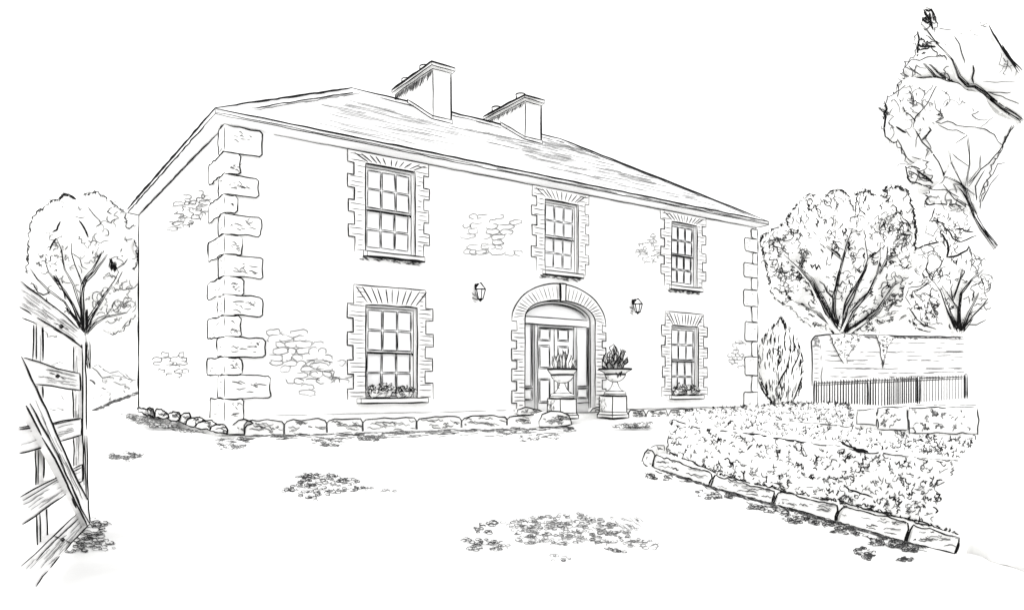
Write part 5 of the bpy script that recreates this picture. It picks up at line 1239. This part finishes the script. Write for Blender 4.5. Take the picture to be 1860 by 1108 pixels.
def ts_(mb):
    P = PY(YS); b = P(1737, 640)
    mb.tube([V((b.x, b.y, .2)), P(1737, 604), P(1737, 590)], [.2, .18, .16], 'bark', 8)
    for q, w0, w1, n in (([(1735, 604), (1730, 592), (1718, 563), (1706, 530), (1694, 512), (1686, 507)], 10, 3, 6), ([(1738, 604), (1738, 562), (1728, 546), (1708, 520)], 5, 1.5, 3), ([(1739, 604), (1739, 562), (1742, 534), (1762, 508), (1778, 497), (1784, 490)], 7, 2.5, 4), ([(1744, 602), (1756, 572), (1772, 540), (1775, 532)], 6, 2, 3), ([(1746, 602), (1764, 575), (1782, 556), (1792, 542)], 4, 1.4, 3), ([(1728, 546), (1742, 505), (1745, 488)], 3, 1.5, 2), ([(1700, 575), (1690, 555), (1685, 545)], 3, 1.5, 2), ([(1728, 546), (1724, 525), (1728, 515)], 2, 1, 1)):
        limb(mb, q, FS, w0, w1, n)
tree('wall_tree', 'smaller tree with V-shaped boughs above the right part of the garden wall', V((PY(YS)(1737, 700).x, YS, .26)), c, ts_)

# overhanging tree, its trunk out of the picture on the right
YO = 13
t = thing('overhanging_tree', 'tall tree at the right margin whose bare dark boughs reach in over the garden', 'tree', V((7.9 + 2.2, YO, 0.26)))
L0 = V((10.1, YO, .26))
groups = [([(1684, 14), (1697, 25), (1697, 56), (1712, 66), (1745, 64), (1790, 45), (1812, 80), (1846, 130), (1850, 190), (1852, 224), (1815, 202), (1785, 175), (1756, 165), (1718, 152), (1700, 148), (1651, 146), (1640, 132), (1655, 112), (1664, 104), (1662, 84), (1663, 60), (1668, 40), (1675, 18)], (1745, 120)),
          ([(1640, 146), (1697, 146), (1756, 168), (1800, 205), (1838, 230), (1822, 263), (1800, 300), (1782, 365), (1772, 392), (1740, 378), (1712, 372), (1684, 368), (1678, 354), (1692, 345), (1672, 336), (1650, 330), (1646, 305), (1660, 298), (1640, 275), (1626, 260), (1606, 250), (1602, 210), (1595, 196), (1625, 180), (1632, 155)], (1730, 260))]
cr_ = []
for poly, cen in groups:
    k_ = Crown(poly, YO, .6, cen); cr_.append(k_)
def onO(x, y):
    for k_ in cr_:
        h = k_.pr(x, y)
        if h: return h - V((0, .02, 0))
    return PY(YO - .1)(x, y)
tb = MB()
B1, B2, B3 = [(1852, 224), (1813, 199), (1784, 172), (1766, 160), (1755, 160), (1738, 143), (1726, 112), (1712, 96), (1701, 86), (1680, 58), (1669, 46)], [(1755, 163), (1735, 156), (1718, 149), (1697, 143), (1651, 144)], [(1806, 450), (1780, 416), (1763, 387), (1756, 370), (1751, 352), (1738, 326), (1724, 298), (1720, 276)]
P = lambda x, y: onO(x, y)
tb.tube([V((10.1, YO, .1)), V((9.95, YO, 3)), V((10.0, YO, 6)), V((9.9, YO, 9.5))], [.34, .28, .22, .12], 'bark', 10)
for a, z, r in (((1852, 224), 3.6, .05), ((1806, 452), 2.2, .05), ((1848, 134), 4.9, .035)):
    e = P(*a); tb.tube([V((9.95, YO, z)), V(((9.95 + e.x) / 2, e.y, (z + e.z) / 2)), e], [r * 2, r * 1.3, r], 'bark', 8)
for q, w0, w1, n in ((B1, 8, 3, 5), (B2, 4, 1.4, 3), (B3, 9, 3, 6), ([(1697, 143), (1685, 130), (1674, 118)], 3, 1.4, 2), ([(1718, 147), (1700, 135), (1688, 122), (1684, 120)], 2.4, 1.4, 2), ([(1755, 378), (1730, 362), (1709, 337)], 4, 2, 3), ([(1848, 134), (1826, 105), (1809, 80), (1800, 66), (1792, 50)], 6, 3, 3),
                     ([(1767, 356), (1738, 334), (1712, 322), (1701, 296), (1687, 275), (1672, 261), (1655, 233)], 2.4, 1.5, 2), ([(1655, 233), (1660, 215), (1680, 192), (1701, 154)], 1.8, 1.2, 1), ([(1751, 340), (1757, 300), (1757, 282), (1753, 248)], 2.2, 1.5, 2), ([(1753, 248), (1742, 256), (1730, 264)], 1.5, 1, 1), ([(1755, 335), (1776, 309), (1778, 284)], 2.2, 1.4, 2), ([(1757, 340), (1778, 310), (1792, 299), (1812, 275), (1819, 263), (1838, 229)], 1.8, 1.2, 1),
                     ([(1775, 362), (1785, 335), (1800, 318), (1808, 300), (1824, 297)], 1.8, 1.2, 1), ([(1780, 368), (1794, 340), (1812, 318)], 1.6, 1, 1), ([(1763, 386), (1745, 350), (1735, 340)], 3, 1.5, 2), ([(1763, 122), (1765, 132), (1762, 145), (1765, 154)], 2.2, 1.5, 1), ([(1757, 305), (1735, 290), (1726, 281)], 1.4, 1, 1), ([(1660, 224), (1650, 212), (1640, 205), (1638, 196)], 2, 1.2, 2), ([(1672, 255), (1688, 240), (1682, 232)], 2.6, 1.6, 2),
                     ([(1770, 366), (1768, 340), (1785, 310)], 1.5, 1, 1), ([(1806, 450), (1812, 456)], 1.5, 1, 1)):
    limb(tb, q, onO, w0, w1, n)
tb.build('trunk', t, L0)
k0_ = cr_[0]
def O(k, q, w, m_='mid', a=1.4, g_=0): draw(cr_[k].mb, q, onO, w, m_, a, 4, g_)
for q, w, m_ in (([(1678, 18), (1684, 30), (1676, 38), (1684, 45)], 2.6, 'ink'), ([(1678, 18), (1686, 22), (1690, 18), (1696, 30), (1693, 40)], 2.6, 'ink'), ([(1686, 24), (1690, 40), (1694, 55)], 2.6, 'ink'), ([(1664, 60), (1669, 72), (1666, 85), (1665, 104)], 2.3, 'ink'), ([(1665, 80), (1672, 85), (1680, 86), (1690, 87), (1698, 86)], 3, 'ink'), ([(1666, 92), (1675, 90), (1683, 90), (1692, 84)], 2, 'ink'),
                 ([(1643, 124), (1656, 108), (1670, 110), (1690, 103), (1712, 103)], 1.8, 'mid'), ([(1643, 124), (1640, 133), (1650, 140)], 1.6, 'mid'), ([(1648, 120), (1662, 133), (1672, 138)], 1.6, 'mid'), ([(1705, 54), (1715, 55), (1727, 57)], 1.3, 'mid'), ([(1740, 63), (1760, 64), (1776, 66)], 1.2, 'pencil'), ([(1732, 66), (1743, 83), (1746, 96), (1751, 116)], 1.6, 'mid'), ([(1713, 80), (1717, 84)], 1.6, 'ink'),
                 ([(1792, 52), (1778, 48), (1782, 40)], 1.4, 'pencil'), ([(1784, 150), (1810, 152), (1846, 148)], 1.3, 'pencil'), ([(1792, 168), (1815, 170), (1835, 169)], 1.7, 'mid'), ([(1795, 170), (1820, 178), (1850, 189)], 1.4, 'mid'), ([(1728, 145), (1730, 155), (1740, 160)], 2.2, 'ink')): O(0, q, w, m_)
for _ in range(9): x, y = random.gauss(1686, 5), random.gauss(33, 9); O(0, squig(x, y, 6), 1.4, 'ink', .5)
for _ in range(12): x, y = random.gauss(1678, 8), random.gauss(82, 6); O(0, squig(x, y, 4), 1.5, 'ink', .5)
for q, w, m_ in (([(1595, 197), (1606, 206), (1610, 208)], 1.6, 'mid'), ([(1608, 185), (1610, 200), (1604, 208), (1608, 215), (1605, 235), (1606, 248), (1615, 256), (1622, 262), (1628, 258)], 3, 'ink'), ([(1626, 170), (1630, 155), (1642, 146)], 1.5, 'mid'), ([(1628, 178), (1632, 165), (1645, 155)], 1.5, 'mid'), ([(1640, 160), (1660, 157), (1684, 167)], 1.2, 'pencil'), ([(1656, 172), (1658, 190), (1650, 187), (1660, 190)], 1.7, 'mid'),
                 ([(1625, 232), (1638, 240), (1645, 242)], 3, 'ink'), ([(1645, 303), (1648, 325), (1653, 332), (1665, 333), (1673, 337)], 3.2, 'ink'), ([(1646, 306), (1660, 303), (1670, 308)], 2, 'ink'), ([(1665, 310), (1680, 320), (1693, 333)], 3, 'ink'), ([(1651, 310), (1668, 322), (1690, 328)], 1.6, 'mid'), ([(1676, 353), (1686, 360), (1680, 367), (1688, 373), (1700, 372), (1735, 371), (1755, 377)], 2.4, 'ink'),
                 ([(1630, 255), (1636, 270), (1650, 292), (1660, 300)], 1.6, 'mid', ), ([(1673, 337), (1690, 344), (1715, 346), (1740, 358)], 1.6, 'mid'), ([(1655, 285), (1670, 291), (1687, 296), (1680, 300)], 1.6, 'mid'), ([(1684, 308), (1692, 312)], 1.4, 'pencil'), ([(1697, 183), (1700, 200), (1707, 205), (1712, 215), (1698, 222), (1708, 226), (1720, 222), (1735, 228), (1770, 232), (1790, 238), (1805, 245), (1812, 258), (1819, 264)], 1.8, 'mid'),
                 ([(1704, 228), (1720, 236), (1738, 238), (1755, 246)], 1.5, 'mid'), ([(1780, 232), (1795, 218), (1808, 210)], 1.3, 'pencil'), ([(1672, 256), (1680, 250), (1688, 238)], 3, 'ink'), ([(1742, 168), (1748, 176), (1752, 170)], 1.6, 'mid'), ([(1744, 185), (1755, 190), (1766, 192)], 1.4, 'pencil'), ([(1760, 177), (1775, 186), (1785, 188)], 1.4, 'mid'), ([(1780, 380), (1778, 360)], 1.3, 'mid'),
                 ([(1838, 230), (1830, 246), (1820, 265)], 1.6, 'mid'), ([(1715, 195), (1722, 186), (1720, 192)], 1.3, 'mid'), ([(1769, 192), (1768, 204)], 1.3, 'mid')): O(1, q, w, m_)
for _ in range(6): x, y = random.gauss(1705, 5), random.gauss(210, 6); O(1, squig(x, y, 5), 1.3, 'ink', .5)
for _ in range(10): x, y = rand_in([(1650, 305), (1670, 305), (1692, 332), (1668, 334), (1652, 330)]); O(1, squig(x, y, 5), 1.2, random.choice(('ink', 'mid')), .5)
for _ in range(12): x, y = random.gauss(1608, 3), random.gauss(208, 8); O(1, squig(x, y, 4), 1.5, 'mid', .5)
for _ in range(26): x, y = rand_in([(1625, 180), (1690, 160), (1700, 230), (1660, 250)]); O(1, squig(x, y, 4), 1.2, random.choice(('pencil', 'faint', 'mid')), .5)
def OW(k, n, poly, st=4.2, w=1.3, mats=('mid', 'pencil')):
    for _ in range(n):
        x, y = rand_in(poly); draw(cr_[k].mb, wander(x, y, random.randint(6, 16), st, .4), onO, w * random.uniform(.8, 1.15), random.choice(mats), .5, 3)
OW(0, 5, [(1668, 40), (1700, 50), (1715, 90), (1666, 104)], 3.6, 1.4, ('ink', 'mid')); OW(0, 5, [(1645, 112), (1720, 108), (1740, 142), (1650, 140)]); OW(0, 3, [(1720, 60), (1800, 55), (1840, 130), (1780, 150)], 5, 1.1)
OW(1, 9, [(1605, 175), (1690, 155), (1700, 220), (1660, 245), (1608, 240)]); OW(1, 7, [(1645, 262), (1690, 270), (1715, 340), (1655, 325)]); OW(1, 6, [(1700, 165), (1790, 185), (1800, 230), (1710, 225)], 4.6, 1.2); OW(1, 8, [(1690, 345), (1750, 350), (1760, 380), (1690, 372)], 4, 1.4)
for q in ([(1664, 60), (1658, 76), (1664, 92), (1658, 104), (1645, 114), (1640, 126)], [(1650, 142), (1634, 152), (1626, 168), (1612, 176), (1606, 190)], [(1612, 256), (1626, 262), (1634, 272), (1642, 286), (1648, 300)], [(1697, 30), (1700, 50), (1694, 60)], [(1674, 336), (1690, 340), (1684, 350), (1676, 354)], [(1838, 230), (1826, 250), (1815, 280), (1800, 300), (1796, 320), (1786, 350), (1778, 366)]):
    qq = []
    for i, p in enumerate(resample([V(p) for p in q], 4.5)):
        a = i * 1.9 + random.uniform(-.5, .5); r = random.uniform(1.2, 3.6); qq.append((p.x + r * math.cos(a), p.y + r * math.sin(a)))
    draw(cr_[0 if q[0][1] < 140 else 1].mb, qq, onO, 1.6, 'mid', .4, 3)
for k_ in cr_: k_.edge_leaves(110, .03); k_.mb.build('crown', t, L0)

# ------------------------------------------------------------------ the gate on the left
gd = V((-.4, .917, 0)).normalized(); gp = V((-2.75, 4.92, 0)); gn = V((-gd.y, gd.x, 0))
gn = V((gd.y, -gd.x, 0))
if gn.dot(EYE - gp) < 0: gn = -gn
def PGt(off): return plane(gp + gn * off, gn)
L0 = V((-2.75, 4.92, 0))
gate = thing('field_gate', 'weathered five-bar wooden gate with a diagonal brace at the left edge', 'gate', L0)
def plank(name, poly, off, thick, inks, grain, parent=gate, knots=()):
    m = MB(); pr = PGt(off); po = PGt(off + .004)
    m.prism([pr(*p) for p in poly], -gn * thick, 'timber')
    for q, w in inks: draw(m, q, po, w, 'ink', .8, 7)
    for _ in range(int(grain[0] * .5)):
        (ax, ay), (bx_, by) = grain[1]; (cx_, cy), (dx, dy) = grain[2]   # upper and lower long edges
        v = random.uniform(.15, .85); u0 = random.uniform(.02, .8); u1 = min(.97, u0 + random.uniform(.08, .35)); q = []
        for k in range(5):
            u = u0 + (u1 - u0) * k / 4; vv = v + random.uniform(-.02, .02)
            q.append(((ax + (bx_ - ax) * u) * (1 - vv) + (cx_ + (dx - cx_) * u) * vv, (ay + (by - ay) * u) * (1 - vv) + (cy + (dy - cy) * u) * vv))
        if all(inside(p, poly) for p in q): draw(m, q, po, random.uniform(.8, 1.25), random.choice(('faint', 'pencil', 'pencil')), .8, 5)
    for kx_, ky in knots:
        draw(m, [(kx_ - 4, ky - 1), (kx_, ky - 3), (kx_ + 4, ky), (kx_, ky + 3), (kx_ - 4, ky)], po, 2.2, 'ink', .5, 3); draw(m, [(kx_ - 2, ky), (kx_ + 2, ky)], po, 3.2, 'ink', .4, 3)
        draw(m, [(kx_ - 14, ky - 6), (kx_ - 5, ky - 3)], po, 1.6, 'mid', .5, 3); draw(m, [(kx_ + 5, ky + 1), (kx_ + 14, ky + 6)], po, 1.6, 'mid', .5, 3)
    m.build(name, parent, L0)
# stiles behind the rails
plank('stile', [(132.5, 618), (148.5, 632), (148.5, 915), (134.5, 930)], -.03, .05, [([(133, 630), (134, 650), (133, 675)], 2.2), ([(131.5, 708), (133, 730), (134, 762)], 2.2), ([(133.5, 795), (134.5, 820), (134, 850)], 2.2)], (22, ((134, 630), (134, 900)), ((146, 640), (146, 900))))
plank('stile', [(148.5, 604), (155.5, 610), (160, 945), (150, 912)], -.012, .06, [([(149.3, 632), (150, 700), (150, 760), (150.5, 800), (152, 845), (153, 880)], 2.3), ([(155, 622), (155.5, 660), (156.5, 720), (157.5, 780)], 2.2), ([(157.5, 790), (158.5, 830), (159.5, 880), (161, 950)], 2.2), ([(153.5, 790), (155, 840), (157, 895), (158, 905)], 1.8)], (0, ((1, 1), (1, 1)), ((1, 1), (1, 1))))
plank('stile', [(60, 583), (78, 592), (80, 900), (64, 900)], -.03, .05, [([(60.5, 590), (61, 620), (60, 653)], 2.2), ([(66, 590), (67, 620), (66.5, 653)], 2), ([(77.5, 594), (78, 620), (77.5, 655)], 2.6), ([(77.5, 700), (78.5, 724)], 2.4), ([(64, 816), (66, 850), (65, 882)], 2.4), ([(69, 817), (70, 840), (69, 880)], 1.8), ([(80, 812), (81, 850), (80, 868)], 2.2)], (8, ((61, 600), (64, 860)), ((78, 600), (80, 860))))
plank('stile', [(65, 900), (86, 880), (87, 982), (73, 1000), (67, 1000)], -.03, .05, [([(67, 932), (67.5, 970), (68, 998)], 2.4), ([(72, 930), (73, 960), (73.5, 996)], 1.9), ([(85, 918), (86, 950), (87, 982)], 2.4)], (4, ((68, 900), (68, 990)), ((85, 890), (86, 980))))
plank('rail', [(30, 506), (143, 595), (153, 605), (150, 631), (143, 628), (30, 555)], 0, .03, [([(37, 511), (70, 535), (105, 562), (143, 597)], 2.8), ([(37, 558), (52, 566), (57, 571)], 2.6), ([(68, 578), (100, 596), (118, 608), (149, 631)], 3.0), ([(143, 625), (149, 631), (149, 625)], 3), ([(98, 598), (120, 608), (137, 619)], 2.2), ([(40, 578), (60, 586), (67, 590)], 2.0)], (46, ((36, 511), (143, 595)), ((36, 558), (148, 630))), knots=[(112, 593)])
plank('rail', [(41, 648), (60, 653), (100, 668), (146, 678), (146.5, 709), (110, 704), (63, 698)], 0, .03, [([(44, 650), (70, 657), (105, 669), (146, 678)], 2.6), ([(65, 698), (95, 701), (125, 707), (147, 709)], 2.6), ([(146, 678), (147, 694), (147, 709)], 2.8)], (34, ((50, 652), (146, 679)), ((64, 697), (146, 708))), knots=[(105, 683)])
plank('rail', [(30, 776), (60, 773), (147.5, 758), (148, 790), (80, 810), (30, 826)], 0, .03, [([(35, 776), (62, 773)], 2.4), ([(36, 780.5), (62, 776)], 2.2), ([(36, 824), (60, 817), (82, 811)], 2.6), ([(95, 768), (120, 763), (147, 759)], 2.4), ([(96, 771), (120, 766), (147, 761)], 2.0), ([(147.5, 760), (149, 775), (148, 790)], 2.6), ([(110, 801), (130, 796), (149, 789)], 2.6)], (30, ((36, 776), (147, 760)), ((36, 824), (147, 790))))
plank('rail', [(30, 905), (60, 890), (108, 864), (150, 843), (150, 872), (125, 888), (88, 922), (30, 958)], 0, .03, [([(38, 902), (60, 889), (85, 876), (108, 865)], 2.8), ([(42, 908), (65, 895), (90, 880), (110, 868)], 1.8), ([(41, 952), (65, 937), (95, 914), (112, 902), (125, 892)], 2.8), ([(133, 852), (150, 843)], 2.8), ([(133, 856), (148, 849)], 1.8), ([(150, 843), (151, 860), (150, 874)], 2.6), ([(140, 880), (150, 873)], 2.6)], (34, ((38, 903), (150, 845)), ((41, 952), (150, 872))))
plank('rail', [(30, 1036), (60, 1010), (110, 958), (142, 932), (160, 952), (126, 990), (90, 1035), (66, 1066), (30, 1105)], 0, .03, [([(39, 1028), (65, 1005), (90, 980), (118, 952), (142, 932)], 2.8), ([(66, 1017), (95, 985), (120, 962), (145, 940)], 1.9), ([(66, 1064), (78, 1046), (88, 1036)], 2.2), ([(92, 1030), (108, 1010)], 2.2), ([(118, 1000), (130, 985), (147, 968), (161, 952)], 2.4)], (40, ((39, 1028), (143, 934)), ((66, 1064), (160, 954))), knots=[(114, 980)])
plank('brace', [(38, 645), (60, 693), (90, 760), (110, 800), (135, 860), (160, 908), (163, 950), (157, 955), (147, 932), (110, 860), (75, 790), (45, 734)], .03, .03, [([(39, 647), (60, 693), (78, 730), (96, 770), (105, 793), (130, 850), (159, 907)], 2.8), ([(47, 736), (70, 778), (76, 790)], 3.0), ([(77, 795), (100, 833), (118, 872), (135, 905), (158, 955)], 2.8), ([(55, 732), (72, 765), (95, 806), (112, 843), (130, 880), (148, 925), (163, 950)], 2.4), ([(158, 955), (164, 952)], 2.6), ([(161, 905), (162, 930), (163, 950)], 2.4), ([(131, 905), (136, 917), (138, 922)], 3.2)], (26, ((60, 700), (158, 915)), ((60, 745), (155, 940))))

# ------------------------------------------------------------------ light, sky, camera
w = bpy.data.worlds.new('World'); SC.world = w; w.use_nodes = True
bg = w.node_tree.nodes['Background']; bg.inputs['Color'].default_value = (1, 1, 1, 1); bg.inputs['Strength'].default_value = .92
sn = bpy.data.lights.new('Sun', 'SUN'); sn.energy = 1.3; sn.angle = math.radians(75); sn.color = (1, .99, .98)
so = bpy.data.objects.new('Sun', sn); so.rotation_euler = (math.radians(62), 0, math.radians(-24)); COL.objects.link(so)
cam = bpy.data.cameras.new('Camera'); cam.sensor_width = 36; cam.lens = F / 1860 * 36; cam.clip_end = 1500; cam.clip_start = .05
cam.shift_y = (HY - 554) / 1860
co = bpy.data.objects.new('Camera', cam); co.location = EYE; co.rotation_euler = (math.radians(90), 0, 0); COL.objects.link(co); SC.camera = co
SC.view_settings.view_transform = 'Standard'; SC.view_settings.look = 'None'; SC.view_settings.exposure = .6; SC.view_settings.gamma = 1
SC.cycles.max_bounces = 8; SC.cycles.diffuse_bounces = 5
